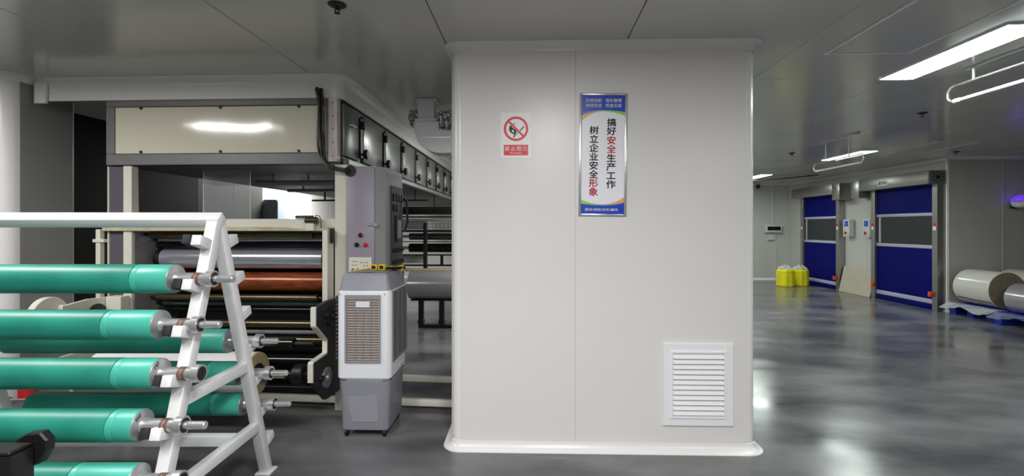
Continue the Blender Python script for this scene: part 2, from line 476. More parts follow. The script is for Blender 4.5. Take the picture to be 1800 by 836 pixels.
d2 = make_door('door_2', 9.78, 11.37, True, 'nearer blue rapid roller door in a stainless frame on the right wall')
d1 = make_door('door_1', 12.78, 14.3, False, 'farther blue rapid roller door in a stainless frame on the right wall')
b = B(); b.box(7.652, 7.659, 10.72, 11.0, 2.55, 2.665); pl = obj('name_plate', b, 'sign_white', d2)
o = lettering('缓冲间', pl, 'ink', (7.6515 - wm(pl).translation.x, 10.86 - wm(pl).translation.y, 2.607 - wm(pl).translation.z), (0, -1, 0), (0, 0, 1), .24, .085, .012)

# ================================================================== CEILING FITTINGS
def led(label, x, y):
    t = thing('led_panel_light', label, 'light', (x, y, H), 0, 'ceiling light panels')
    b = B()
    for q in ((-.155, -.145, -.605, .605), (.145, .155, -.605, .605), (-.145, .145, -.605, -.595), (-.145, .145, .595, .605)):
        b.box(q[0], q[1], q[2], q[3], -.012, 0)
    obj('frame', b, 'trim_white', t, local=True)
    b = B(); b.box(-.1445, .1445, -.5945, .5945, -.009, -.003); obj('diffuser', b, 'diffuser', t, local=True)
    return t
l1 = led('long lit ceiling panel nearest the camera at the top right corner', 3.31, 3.93)
dup(l1, (5.96, 9.35, H), label='lit ceiling panel above the grey floor, behind the second hanging tube lamp')
dup(l1, (6.0, 13.2, H), label='small distant lit panel beside the edge of the white shaft')

def uv_lamp(label, x, y0, y1, drop, hh, sd):
    t = thing('hanging_tube_lamp', label, 'lamp', (x, (y0 + y1) / 2, H), 0, 'tube lamps hung below the ceiling')
    L = (y1 - y0) / 2; zb = -drop - hh
    b = B(); b.box(-.03, .03, -L + .12, L - .2, -.025, 0, .004, 1); obj('ceiling_channel', b, 'alu', t, local=True)
    for s_ in (-1, 1):
        b = B(); b.cyl((0, s_ * sd, -.02), (0, s_ * sd, -drop), .009, 10); obj('stem', b, 'trim_white', t, local=True)
    b = B(); r = hh / 2; pts = []
    pts += [(0, -L + r + .0, -drop)] + [(0, L - r, -drop)]
    for i in range(1, 9): pts.append((0, L - r + r * math.sin(PI * i / 8), -drop - r + r * math.cos(PI * i / 8)))
    b.tube(pts, .011, 8)
    pts = [(0, L - r, -drop)] + [(0, -L + r, -drop)] + [(0, -L + r - r * math.sin(PI * i / 8), -drop - r + r * math.cos(PI * i / 8)) for i in range(1, 9)]
    b.tube(pts, .011, 8)
    obj('bracket', b, 'alu', t, local=True)
    b = B(); b.cyl((0, -L + r + .05, zb), (0, L - r - .05, zb), .015, 14); obj('tube', b, 'uv_tube', t, local=True)
    for s_ in (-1, 1):
        b = B(); b.cyl((0, s_ * (L - r - .06), zb), (0, s_ * (L - r), zb), .02, 14, .003); obj('lamp_holder', b, 'trim_white', t, local=True)
    return t
uv_lamp('tube lamp in a long looped bracket hanging at the right edge below the large light', 3.71, 3.05, 4.46, .115, .135, .45)
uv_lamp('small tube lamp in a looped bracket hanging in front of the second light panel', 4.65, 6.95, 8.15, .32, .12, .28)

def sprinkler(label, x, y, s=.62):
    t = thing('sprinkler', label, 'sprinkler', (x, y, H), 0, 'ceiling sprinklers')
    b = B(); b.lathe((0, 0, 0), (0, 0, -1), [(0, .056), (.006, .054), (.018, .03), (.018, 0)], 20); obj('escutcheon', b, 'bearing_dark', t, local=True)
    b = B(); b.cyl((0, 0, -.012), (0, 0, -.05 * s), .012 * s, 12)
    for s_ in (-1, 1): b.tube([(s_ * .012 * s, 0, -.03), (s_ * .025 * s, 0, -.05 * s), (s_ * .008 * s, 0, -.085 * s)], .004, 6)
    obj('body', b, 'bearing_dark', t, local=True)
    b = B(); b.cyl((0, 0, -.083 * s), (0, 0, -.087 * s), .03 * s, 16); obj('deflector', b, 'bearing_dark', t, local=True)
    return t
sp = sprinkler('dark ceiling sprinkler above the machine at the top edge', -1.2, 2.87)
dup(sp, (4.62, 5.9, H), label='ceiling sprinkler between the two tube lamps')
dup(sp, (4.74, 9.0, H), label='tiny ceiling sprinkler left of the second tube lamp')
dup(sp, (7.6, 8.95, H), label='tiny ceiling sprinkler above the near roller door')

def hatch(label, x0, x1, y0, y1):
    t = thing('ceiling_hatch', label, 'hatch', ((x0 + x1) / 2, (y0 + y1) / 2, H), 0, 'ceiling access hatches')
    b = B(); wd = .018
    for q in ((x0, x0 + wd, y0, y1), (x1 - wd, x1, y0, y1), (x0 + wd, x1 - wd, y0, y0 + wd), (x0 + wd, x1 - wd, y1 - wd, y1)):
        b.box(q[0], q[1], q[2], q[3], H - .014, H, .003, 1)
    obj('frame', b, 'trim_white', t)
    b = B(); b.box(x0 + wd + .005, x1 - wd - .005, y0 + wd + .005, y1 - wd - .005, H - .008, H - .001, .002, 1); obj('hatch_panel', b, 'ceiling', t)
hatch('large framed ceiling hatch at the upper right, left of the big light', 2.27, 2.92, 2.55, 3.85)
hatch('distant dark ceiling hatch above the near roller door', 6.42, 7.1, 7.9, 9.15)
b = B(); b.tube([(5.9, 14.0, H - .03), (6.3, 13.6, H - .06), (6.9, 13.2, H - .035), (7.3, 12.6, H - .02)], .016, 8)
tag(obj('ceiling_cable', b, 'bearing_dark'), 'thin dark cable running along the ceiling by the far lit panel', 'cable')

# ================================================================== ON THE SHAFT
def pillar_root(name, label, cat, x, z):
    return thing(name, label, cat, on_pillar(x, z), math.radians(1.0))
# louvre vent
v = pillar_root('wall_vent', 'white louvred ventilation grille low on the white shaft', 'vent', 1.196, .195)
b = B(); b.box(-.252, -.197, -.018, 0, 0, .6, .003, 1).box(.197, .252, -.018, 0, 0, .6, .003, 1).box(-.197, .197, -.018, 0, 0, .065, .003, 1).box(-.197, .197, -.018, 0, .535, .6, .003, 1)
obj('frame', b, 'vent_white', v, local=True)
b = B(); b.box(-.2, -.183, -.026, -.0, .055, .545, .002, 1).box(.183, .2, -.026, 0, .055, .545, .002, 1).box(-.183, .183, -.026, 0, .055, .075, .002, 1).box(-.183, .183, -.026, 0, .528, .545, .002, 1)
obj('inner_frame', b, 'vent_white', v, local=True)
b = B(); b.box(-.183, .183, -.003, 0, .07, .53); obj('back_plate', b, 'cab_side', v, local=True)
sm = B().prism([(-.182, -.03, 0), (-.182, -.026, -.001), (-.182, -.003, .03), (-.182, -.003, .034), (-.182, -.007, .034)], (.364, 0, 0)).mesh('slat', 'vent_white')
for i in range(12):
    o = bpy.data.objects.new('slat', sm); COL.objects.link(o); o.parent = v; o.location = (0, 0, .082 + i * .0372)
# no-burning sign
sg = pillar_root('no_smoking_sign', 'white no burning sign with red ring and red caption on the white shaft', 'sign', -.13, 2.147)
sw, sh = .223, .337
b = B(); b.box(-sw / 2, sw / 2, -.003, 0, 0, sh); obj('sheet', b, 'sign_white', sg, local=True)
u = .337 / 680                                                            # one unit of the enlarged picture
def SX(x): return (x - 307) * u
def SZ(y): return (752 - y) * u
b = B(); b.ring((SX(307), -.0042, SZ(312)), (SX(307), -.003, SZ(312)), 182 * u, 148 * u, 48); obj('ring', b, 'sign_red', sg, local=True)
p0, p1 = Vector((SX(190), -.004, SZ(195))), Vector((SX(425), -.004, SZ(430)))
b = B(); b.obox(p0, p1, 30 * u, .0012, up=(0, -1, 0)); obj('slash', b, 'sign_red', sg, local=True)
b = B(); b.box(SX(125), SX(488), -.0038, -.003, SZ(707), SZ(550)); obj('caption_band', b, 'sign_red', sg, local=True)
def flat(pts, d0, d1): return [(SX(x), d0, SZ(y)) for x, y in pts], (0, d1, 0)
b = B()
b.prism(*flat([(210, 270), (232, 262), (262, 300), (300, 330), (318, 350), (300, 385), (284, 410), (268, 388), (228, 370), (205, 335)], -.0034, .0004))
b.prism(*flat([(262, 240), (295, 225), (288, 244), (268, 250)], -.0034, .0004))
b.prism(*flat([(262, 436), (285, 400), (300, 412), (278, 444)], -.0034, .0004)); obj('hand', b, 'ink', sg, local=True)
b = B(); b.prism(*flat([(236, 345), (262, 325), (280, 352), (272, 372)], -.0037, .0003)); obj('flame', b, 'ink_white', sg, local=True)
b = B(); b.prism(*flat([(358, 335), (412, 270), (432, 272), (430, 292), (378, 350)], -.0034, .0004)).prism(*flat([(296, 395), (330, 362), (338, 374), (300, 414)], -.0034, .0004)); obj('match', b, 'grey_frame', sg, local=True)
lettering('禁 止 烟 火', sg, 'ink_white', (SX(307), -.0038, SZ(606)), (1, 0, 0), (0, 0, 1), 335 * u, 74 * u, .035)
lettering('No burning', sg, 'ink_white', (SX(303), -.0038, SZ(676)), (1, 0, 0), (0, 0, 1), 165 * u, 32 * u)
# slogan poster
po = pillar_root('slogan_poster', 'tall framed safety slogan poster with blue ends on the white shaft', 'poster', .502, 1.722)
u2 = .001193
def PX(x): return (x - 203.5) * u2
def PZ(y): return (805 - y) * u2
tilt = Matrix.Rotation(math.radians(.9), 4, 'Y')
po.rotation_euler = (0, math.radians(.7), math.radians(1.0))
b = B()
for q in ((57, 72, 52, 805), (335, 350, 52, 805), (72, 335, 52, 65), (72, 335, 792, 805)):
    b.box(PX(q[0]), PX(q[1]), -.016, 0, PZ(q[3]), PZ(q[2]), .003, 2)
obj('frame', b, 'alu', po, local=True)
b = B(); b.box(PX(72), PX(335), -.008, 0, PZ(792), PZ(65)); obj('backing', b, 'poster_blue', po, local=True)
def band(f_top, f_bot, s0, s1, d):
    n = 28; pts = []
    for i in range(n + 1):
        s_ = s0 + (s1 - s0) * i / n; pts.append((PX(72.5 + 262 * s_), -.008 - d, PZ(f_top(s_))))
    for i in range(n, -1, -1):
        s_ = s0 + (s1 - s0) * i / n; pts.append((PX(72.5 + 262 * s_), -.008 - d, PZ(f_bot(s_))))
    return B().prism(pts, (0, d, 0))
L_ = lambda s_: max(0, 1 - s_ / .5) ** 2
R_ = lambda s_: max(0, (s_ - .5) / .5) ** 2
wt = lambda s_: 163 + 57 * L_(s_) + 27 * R_(s_)
wbm = lambda s_: 733 - 27 * L_(s_) - 44 * R_(s_)
obj('sky_arc', band(lambda s_: 154 + 18 * L_(s_) + 12 * R_(s_), lambda s_: 742 - 10 * L_(s_) - 14 * R_(s_), .02, .98, .0003), 'poster_sky', po, local=True)
obj('orange_arc', band(lambda s_: 158 + 31 * L_(s_), lambda s_: 300, 0, .52, .0006), 'poster_orange', po, local=True)
obj('green_arc', band(lambda s_: 158 + 8 * R_(s_), lambda s_: 300, .52, 1, .0006), 'poster_green', po, local=True)
obj('green_arc', band(lambda s_: 600, lambda s_: 738 - 8 * L_(s_), 0, .48, .0006), 'poster_green', po, local=True)
obj('orange_arc', band(lambda s_: 600, lambda s_: 738 - 18 * R_(s_), .48, 1, .0006), 'poster_orange', po, local=True)
obj('white_field', band(wt, wbm, 0, 1, .001), 'poster_white', po, local=True)
def ptxt(body, m, x0, x1, y0, y1, bold=.012, d=.0094, space=1.0):
    lettering(body, po, m, (PX((x0 + x1) / 2), -d, PZ((y0 + y1) / 2)), (1, 0, 0), (0, 0, 1), (x1 - x0) * u2, (y1 - y0) * u2, bold, space)
p_ = 54.5
def pcol(xa, xb, y0, runs):
    k = 0
    for body, m in runs:
        n = len(body)
        ptxt('\n'.join(body), m, xa, xb, y0 + k * p_, y0 + (k + n) * p_ - 5, .022)
        k += n
pcol(225, 283, 205, [('搞好', 'ink'), ('安全', 'sign_red'), ('生产工作', 'ink')])
pcol(119, 176, 252, [('树立企业安全', 'ink'), ('形象', 'sign_red')])
for body, x0, x1, y0, y1 in (('改革创新', 94, 193, 84, 108), ('落实管理', 215, 314, 84, 108), ('持续改进', 94, 193, 115, 139), ('快速发展', 215, 314, 115, 139), ('服务/进取/务实/高效', 97, 300, 757, 775)):
    ptxt(body, 'ink_white', x0, x1, y0, y1, .025, .0086)

# ================================================================== ROLLER RACK (its own axes follow the camera's first photograph: turned by the yaw)
rack = thing('roller_rack', 'white welded steel A-frame rack holding the green rollers', 'rack', (0, 0, 0), YAW)
AX, Z0, K, AZ = -1.65, 2.665, .32, 1.68
def leg_y(z, front): return Z0 + (-1 if front else 1) * K * (1.7 - z)
AXL = -3.25
LEV = [1.596, 1.373, 1.15, .927, .704, .481, .258]
for ax in (AX, AXL):
    for front in (True, False):
        b = B()
        b.obox((ax, leg_y(0.012, front), 0.012), (ax, leg_y(1.69, front), 1.69), .06, .06, up=(0, -1 if front else 1, .3), bev=.004)
        lg = obj('leg', b, 'rack_white', rack, local=True)
        b = B(); yy = leg_y(.0, front); b.box(ax - .05, ax + .05, yy - .055, yy + .055, 0, .012, .002, 1); obj('foot_plate', b, 'rack_white', lg, local=True)
        sg_ = -1 if front else 1
        nrm = Vector((0, sg_ * math.cos(.311), math.sin(.311)))
        for z in LEV:
            p = Vector((ax, leg_y(z - .06, front), z - .06))
            b = B(); b.obox(p + nrm * .028, p + nrm * .125, .055, .05, up=(1, 0, 0), bev=.003)
            st = obj('cradle_arm', b, 'rack_white', rack, local=True)
            b = B()
            side = -.05
            b.obox(p + nrm * .04 + Vector((side, 0, .004)), p + nrm * .128 + Vector((side, 0, .004)), .05, .042, up=(1, 0, 0), bev=.003)
            obj('rubber_pad', b, 'rubber', st, local=True)
    for z in (.78, .36):
        b = B(); b.obox((ax + .004, leg_y(z, True) + .02, z), (ax + .004, leg_y(z, False) - .02, z), .05, .06, up=(0, 0, 1), bev=.004)
        obj('cross_bar', b, 'rack_white', rack, local=True)
b = B(); b.obox((AXL - .04, Z0, AZ), (AX + .035, Z0, AZ), .062, .062, up=(0, 1, 1), bev=.004); obj('top_rail', b, 'rack_white', rack, local=True)
b = B(); b.obox((AXL + .03, 2.88, .36), (AX - .02, 2.88, .36), .06, .06, bev=.004); obj('lower_rail', b, 'rack_white', rack, local=True)

GRP = 'green rubber rollers lying in the white rack'
def make_roller(label, end_shaft=True, tape=False, mark=None, G=-.19):
    """axis along local x, green sleeve from -1.39 to 0"""
    t = thing('rubber_roller', label, 'roller', (0, 0, 0), YAW, GRP)
    b = B(); b.lathe((-1.39, 0, 0), (1, 0, 0), [(0, 0), (0, .068), (.008, .0755), (1.39 + G, .0755), (1.39 + G, 0)], 40); obj('sleeve', b, 'green', t, local=True)
    b = B(); b.lathe((G, 0, 0), (1, 0, 0), [(0, 0), (0, .071), (.004, .0745), (.028, .0745), (.03, .073), (.034, .0745), (-G - .004, .0745), (-G - .001, .072), (-G - .001, 0)], 40); obj('end_sleeve', b, 'green_end', t, local=True)
    b = B(); b.lathe((0, 0, 0), (1, 0, 0), [(-.002, 0), (-.002, .0735), (.003, .0725), (.006, .05), (.008, .036), (.02, .034), (.02, 0)], 40); obj('end_disc', b, 'steel_dull', t, local=True)
    b = B(); b.lathe((0, 0, 0), (1, 0, 0), [(.01, 0), (.01, .037), (.03, .031), (.165, .031), (.165, 0)], 28); obj('journal', b, 'steel', t, local=True)
    b = B(); b.ring((.166, 0, 0), (.2, 0, 0), .043, .026, 32); br = obj('bearing', b, 'steel', t, local=True)
    b = B(); b.ring((.198, 0, 0), (.2015, 0, 0), .0335, .024, 28); obj('seal_ring', b, 'bearing_dark', br, local=True)
    if end_shaft:
        b = B(); b.lathe((0, 0, 0), (1, 0, 0), [(.16, 0), (.16, .019), (.296, .019), (.3, .016), (.3, .008), (.292, .006), (.292, 0)], 24); obj('shaft_end', b, 'steel', t, local=True)
    else:
        b = B(); b.lathe((0, 0, 0), (1, 0, 0), [(.16, 0), (.16, .022), (.204, .022), (.204, .012), (.198, .01), (.198, 0)], 24); obj('shaft_end', b, 'bearing_dark', t, local=True)
    if tape:
        b = B()
        for x_, w_ in ((.098, .012), (.116, .016)): b.ring((x_, 0, 0), (x_ + w_, 0, 0), .0325, .0312, 28)
        obj('tape', b, 'tape_brown', t, local=True)
    if mark:
        lettering(mark, t, 'ink', (.0062, -.032, .048), (0, .8, .55), (0, -.55, .8), .034, .017, .0, name='handwriting')
    # far end
    b = B(); b.lathe((-1.39, 0, 0), (-1, 0, 0), [(-.002, 0), (-.002, .066), (.01, .06), (.012, .034), (.165, .031), (.165, 0)], 28); obj('journal', b, 'steel', t, local=True)
    b = B(); b.ring((-1.556, 0, 0), (-1.59, 0, 0), .043, .026, 28); obj('bearing', b, 'steel', t, local=True)
    return t
def rack_pt(x, y, z):
    c, s_ = math.cos(YAW), math.sin(YAW)
    return (x * c - y * s_, x * s_ + y * c, z)
r1 = make_roller('topmost green rubber roller at the front of the rack', tape=True)
r2 = make_roller('second front green roller from the top of the rack', tape=True, G=-.25)
r3 = make_roller('third front green roller from the top, without a thin shaft end', end_shaft=False, tape=True, mark='147')
r4 = make_roller('fourth front green roller from the top, crossed tape on its journal', tape=True, mark='EA47', G=-.125)
rb = make_roller('upper green roller on the back arms of the rack')
def place(r, x, lev, front, shift=0):
    z = LEV[lev] ; 
    d = -.085 if front else .085
    r.location = rack_pt(x, leg_y(z, front) + d, z)
place(r1, -1.74, 1, True)
place(r2, -1.765, 2, True)
place(r3, -1.715, 3, True); place(r4, -1.748, 4, True)
r5 = make_roller('lowest front green roller, cut off by the bottom edge', end_shaft=False, tape=True, G=-.28); place(r5, -1.71, 5, True)
place(rb, -1.77, 3, False)
rb2 = dup(rb, label='middle green roller on the back arms, below the white film roll'); place(rb2, -1.745, 4, False)
rb3 = dup(rb, label='lowest green roller on the back arms of the rack'); place(rb3, -1.757, 5, False)

# dark stand at the bottom left corner
t = thing('black_stand', 'black steel stand with a rounded lug at the bottom left corner', 'stand', rack_pt(-2.1, 1.8, 0), YAW)
b = B(); b.box(-.5, .267, -.05, .036, 0, .80, .006, 2); obj('body', b, 'black', t, local=True)
b = B(); b.box(-.5, .26, -.052, .038, .801, .815, .004, 1); obj('top_plate', b, 'black', t, local=True)
b = B(); b.prism([(.12, .037, .78), (.23, .037, .845), (.285, .037, .85), (.312, .037, .82), (.31, .037, .78), (.28, .037, .73), (.2, .037, .70)], (0, .04, 0), .006); obj('lug', b, 'black', t, local=True)

# ================================================================== LAMINATING MACHINE
mc = thing('laminating_machine', 'cream and grey laminating machine with stacked rollers behind the green rollers', 'machine', (-2.75, 4.5, 0))
def part(name, m, b, label=None, parent=None, ang=24): return obj(name, b, m, parent or mc, label=label, ang=ang)
b = B(); b.prism([(-3.765, 4.22, 0), (-3.765, 4.75, 0), (-3.765, 4.75, 1.62), (-3.765, 4.3, 1.72), (-3.765, 4.3, 2.2), (-3.765, 4.22, 2.2)], (.08, 0, 0), .004); part('side_frame', 'cream', b)
b = B(); b.box(-3.92, -3.77, 4.25, 4.36, 0, 2.2, .006, 1); part('side_housing', 'lilac_dark', b, 'dark lilac side housing')
b = B(); b.box(-3.935, -3.922, 4.24, 4.36, 0, 2.2, .003, 1); part('edge_strip', 'cream', b)
b = B(); b.box(-4.03, -3.985, 4.22, 4.27, 0, 1.62, .004, 1).box(-4.05, -3.94, 4.21, 4.25, 1.5, 1.53, .003, 1); part('guard_post', 'cream', b)
b = B(); b.box(-1.778, -1.665, 4.2, 4.3, 0, 2.2, .004, 1); part('frame_post', 'cream', b)
b = B(); b.box(-1.86, -1.78, 4.34, 4.78, 0, 1.62, .004, 1); part('side_frame', 'black', b, 'dark right-hand side frame')
b = B(); b.box(-1.83, -1.782, 4.06, 4.19, .15, 1.615, .004, 1); part('door_edge', 'cream', b)
b = B(); b.box(-1.78, -1.75, 4.1, 4.13, 1.5, 1.63, .003, 1); part('hinge', 'bearing_dark', b)
b = B(); b.box(-3.683, -1.78, 4.22, 4.32, 1.638, 1.715, .004, 1); part('cross_beam', 'cream', b)
b = B(); b.box(-3.95, -1.835, 4.2, 4.24, 1.605, 1.637, .003, 1); part('lower_beam', mat('dirty_cream', (206, 200, 180), .5, c2=(176, 166, 130), scale=9), b)
b = B(); b.box(-3.7, -1.84, 4.78, 4.8, 0, 1.6); part('shade_sheet', 'black', b)  # black sheet added to stand for the deep shade inside the machine
b = B(); b.box(-3.684, -3.67, 4.24, 4.75, .3, 1.6); part('inner_plate', 'grey_frame', b)
def roll(y, z, r, m, x0=-3.62, x1=-1.99, jr=.02, name='roller', label=None, caps='dark'):
    b = B(); b.cyl((x0, y, z), (x1, y, z), r, 36, min(.006, r * .2)); o = part(name, m, b, label)
    for xa, xb in ((max(-3.668, x0 - .06), x0 - .0005), (x1 + .0005, -1.862)):
        b = B(); b.cyl((xa, y, z), (xb, y, z), jr, 16); obj('journal', b, caps, o)
    return o
roll(4.35, 1.573, .037, 'olive', -3.6, -2.04, .018, label='olive guide roller')
roll(4.46, 1.517, .012, 'steel', -3.62, -1.95, .01, name='tie_bar')
roll(4.5, 1.463, .042, 'black_gloss', -3.62, -1.99)
roll(4.52, 1.335, .098, 'chrome', -3.6, -2.0, .04, label='large chrome roller', name='chrome_roller')
b = B(); b.cyl((-3.645, 4.52, 1.335), (-3.603, 4.52, 1.335), .105, 32, .006); part('end_collar', 'black', b)
roll(4.52, 1.112, .093, 'copper', -3.58, -1.98, .04, label='brown copper-coloured roller', name='copper_roller')
roll(4.42, .972, .03, 'olive', -3.6, -2.03, .015)
roll(4.5, .905, .026, 'teal_steel', -3.6, -1.99, .015)
roll(4.52, .845, .02, 'black_gloss', -3.6, -1.99, .012)
roll(4.44, .722, .038, 'olive', -3.6, -1.95, .018)
b = B(); b.obox((-3.6, 4.4, .655), (-1.87, 4.4, .655), .02, .03, bev=.003); part('flat_bar', 'steel_dull', b)
roll(4.42, .575, .032, 'olive', -3.6, -1.95, .016)
roll(4.5, .48, .03, 'black_gloss', -3.6, -1.95, .016)
roll(4.5, .36, .05, 'black_gloss', -3.6, -1.95, .016)
roll(3.96, .655, .045, 'black_gloss', -3.5, -2.02, .02, name='pinch_roller', label='black pinch roller of the unwind arms')
# unwind arms
arm = [(3.722, .998), (3.955, 1.021), (4.196, 1.012), (4.196, .185), (3.911, .203), (3.673, .422), (3.673, .565), (3.933, .553 + .03), (3.933, .691), (3.722, .858)]
def unwind(x0, x1, m, lab):
    b = B(); b.prism([(x0, y, z) for y, z in arm], (x1 - x0, 0, 0), .003); a = part('unwind_arm', m, b, lab)
    for q in (((3.664, .422), (3.664, .565), (3.68, .575), (3.68, .415)), ((3.713, .858), (3.713, .998), (3.73, 1.006), (3.73, .85)), ((3.924, .585), (3.924, .695), (3.94, .70), (3.94, .58)), ((3.715, .848), (3.731, .856), (3.94, .699), (3.926, .688)), ((3.668, .57), (3.68, .582), (3.936, .594), (3.93, .58))):
        b = B(); b.prism([(x0 - .003, y, z) for y, z in q], (x1 - x0 + .006, 0, 0)); obj('edge_strip', b, 'cream', a)
    for y, z, r in ((4.02, .88, .09), (3.92, .386, .085)):
        b = B(); b.lathe((x1, y, z), (1, 0, 0), [(0, r), (.012, r), (.014, r * .8), (.014, r * .35), (.03, r * .33), (.03, 0)], 28); obj('flange', b, 'bearing_dark' if z > .6 else 'steel_dull', a)
        b = B(); b.cyl((x1 + .001, y - .12, z + .03), (x1 + .03, y - .12, z + .03), .022, 12).cyl((x1 + .001, y - .15, z - .02), (x1 + .02, y - .15, z - .02), .014, 10); obj('bolts', b, 'bearing_dark', a)
unwind(-1.765, -1.73, 'oven_dark', 'dark unwind arm with cream edge')
unwind(-3.86, -3.825, 'cream', 'cream unwind arm')
b = B(); b.cyl((-3.92, 3.66, .93), (-3.865, 3.66, .93), .15, 32, .004); part('brake_disc', 'cream', b)
b = B(); b.box(-3.82, -3.68, 4.1, 4.2, .85, 1.02, .004, 1); part('arm_mount', 'cream', b)
# floor rails
b = B(); b.obox((-4.5, 4.46, .06), (-.66, 4.26, .06), .045, .06, bev=.006); part('floor_rail', 'cream', b)
b = B(); b.obox((-1.7, 4.86, .1), (-.66, 4.8, .1), .05, .06, bev=.006); part('floor_rail', 'cream', b)
b = B(); b.box(-3.7, -1.75, 4.55, 4.63, .0, .09, .006, 1); part('base_beam', 'black', b)
# edge sensor on the beam
sn = thing('edge_sensor', 'small brass edge sensor clamped on the cream beam', 'sensor', (-2.0, 4.2, 1.716))
b = B(); b.box(-2.14, -1.98, 4.2, 4.225, 1.717, 1.745, .003, 1); obj('slide_plate', b, 'grille_dark', sn)
b = B(); b.cyl((-2.03, 4.17, 1.70), (-1.92, 4.17, 1.70), .03, 16, .004); obj('sensor_barrel', b, 'olive', sn)
b = B(); b.box(-2.03, -1.95, 4.155, 4.198, 1.607, 1.69, .004, 1); obj('bracket', b, 'cream', sn)
b = B(); b.tube([(-1.95, 4.17, 1.72), (-1.93, 4.16, 1.745), (-1.9, 4.16, 1.74), (-1.885, 4.16, 1.70), (-1.885, 4.165, 1.63)], .004, 6); obj('cable', b, 'black', sn)
# hanging film between oven and nip
b = B(); 
def fc(u_, v_): return (-3.27 + .47 * u_, 4.6 + .05 * math.sin(PI * u_) + .008 * math.sin(9 * u_), 1.45 + .76 * v_)
b.grid(fc, 24, 4); tag(obj('hanging_film', b, 'film_curtain', ang=80), 'clear plastic film web hanging in the machine window', 'film')
b = B(); pass
hf = bpy.data.objects['hanging_film']
for xe in (-3.274, -2.796):
    b = B(); b.tube([(xe, 4.6, 1.46), (xe, 4.6, 1.8), (xe, 4.6, 2.2)], .004, 8); obj('film_edge', b, 'trim_white', hf)
# film roll on the lower shaft
fr = thing('white_film_roll', 'white film roll on a shaft behind the green rollers', 'film roll', (-2.9, 3.79, .27))
b = B(); b.ring((-3.55, 3.78, .45), (-2.25, 3.78, .45), .175, .05, 40); obj('film', b, 'white_film', fr)
b = B(); b.ring((-2.249, 3.78, .45), (-2.235, 3.78, .45), .172, .085, 40); obj('end_face', b, 'kraft', fr)
b = B(); b.ring((-2.249, 3.78, .45), (-2.228, 3.78, .45), .084, .052, 32); obj('core', b, 'bearing_dark', fr)
b = B(); b.cyl((-3.82, 3.78, .45), (-2.0, 3.78, .45), .036, 24, .004); obj('shaft', b, mat('brass_shaft', (190, 175, 140), .2, .9), fr)
b = B(); b.cyl((-2.0, 3.78, .45), (-1.93, 3.78, .45), .03, 16).cyl((-1.93, 3.78, .45), (-1.84, 3.78, .45), .085, 20, .01).cyl((-1.84, 3.78, .45), (-1.77, 3.78, .45), .04, 16); obj('chuck', b, 'black', fr)
lettering('E  E', fr, 'ink', (-2.62 - fr.location.x, 3.78 - .1755 * math.sin(1.1) - fr.location.y, .45 + .1755 * math.cos(1.1) - fr.location.z), (1, 0, 0), (0, .45, .9), .13, .035, 0, name='handwriting')

# ------------------------------------------------------------------ drying oven
ov = thing('drying_oven', 'long grey drying oven box with cream end panel on top of the machine', 'oven', (-2.85, 8, 2.21))
def op(name, m, b, label=None, parent=None): return obj(name, b, m, parent or ov, label=label)
OZ0, OZ1 = 2.21, 2.83
b = B(); b.box(-3.9, -1.79, 4.3, 13, OZ0 + .02, OZ1 + .1); op('body', 'oven_dark', b)
b = B(); b.box(-3.935, -1.85, 4.225, 4.3, OZ1 - .085, OZ1, .006, 1).box(-3.935, -1.85, 4.225, 4.3, OZ0, OZ0 + .1, .006, 1).box(-3.935, -3.855, 4.225, 4.3, OZ0 + .1, OZ1 - .085, .006, 1).box(-1.93, -1.85, 4.225, 4.3, OZ0 + .1, OZ1 - .085, .006, 1)
op('end_frame', 'grey_frame', b)
b = B(); b.box(-3.85, -1.935, 4.232, 4.28, OZ0 + .105, OZ1 - .09, .003, 1); cp = op('end_panel', 'cream_panel', b, 'cream end panel')
for x in (-3.6, -2.85, -2.12):
    for z in (OZ0 + .12, OZ1 - .1):
        b = B(); b.cyl((x, 4.218, z), (x, 4.233, z), .012, 12, .003); obj('bolt', b, 'dark', cp)
b = B(); b.box(-1.845, -1.765, 4.215, 4.3, OZ0 + .02, OZ1, .004, 1); es = op('corner_strip', mat('worn_white', (222, 208, 204), .4, c2=(236, 230, 226), scale=12), b)
b = B()
for z in range(5): b.cyl((-1.80, 4.21, 2.28 + z * .12), (-1.80, 4.216, 2.28 + z * .12), .005, 8)
obj('rivets', b, 'bearing_dark', es)
b = B(); b.box(-1.79, -1.755, 4.3, 13, OZ0 + .02, OZ1 - .02, .003, 1); op('side_frame', 'oven_dark', b)
b = B(); b.box(-1.755, -1.7, 4.32, 13, OZ0 + .005, OZ0 + .06, .006, 1); op('bottom_rim', 'oven_steel', b)
b = B(); b.box(-3.9, -1.76, 4.25, 13, OZ0, OZ0 + .015); op('underside', 'grille_dark', b)
y = 4.33
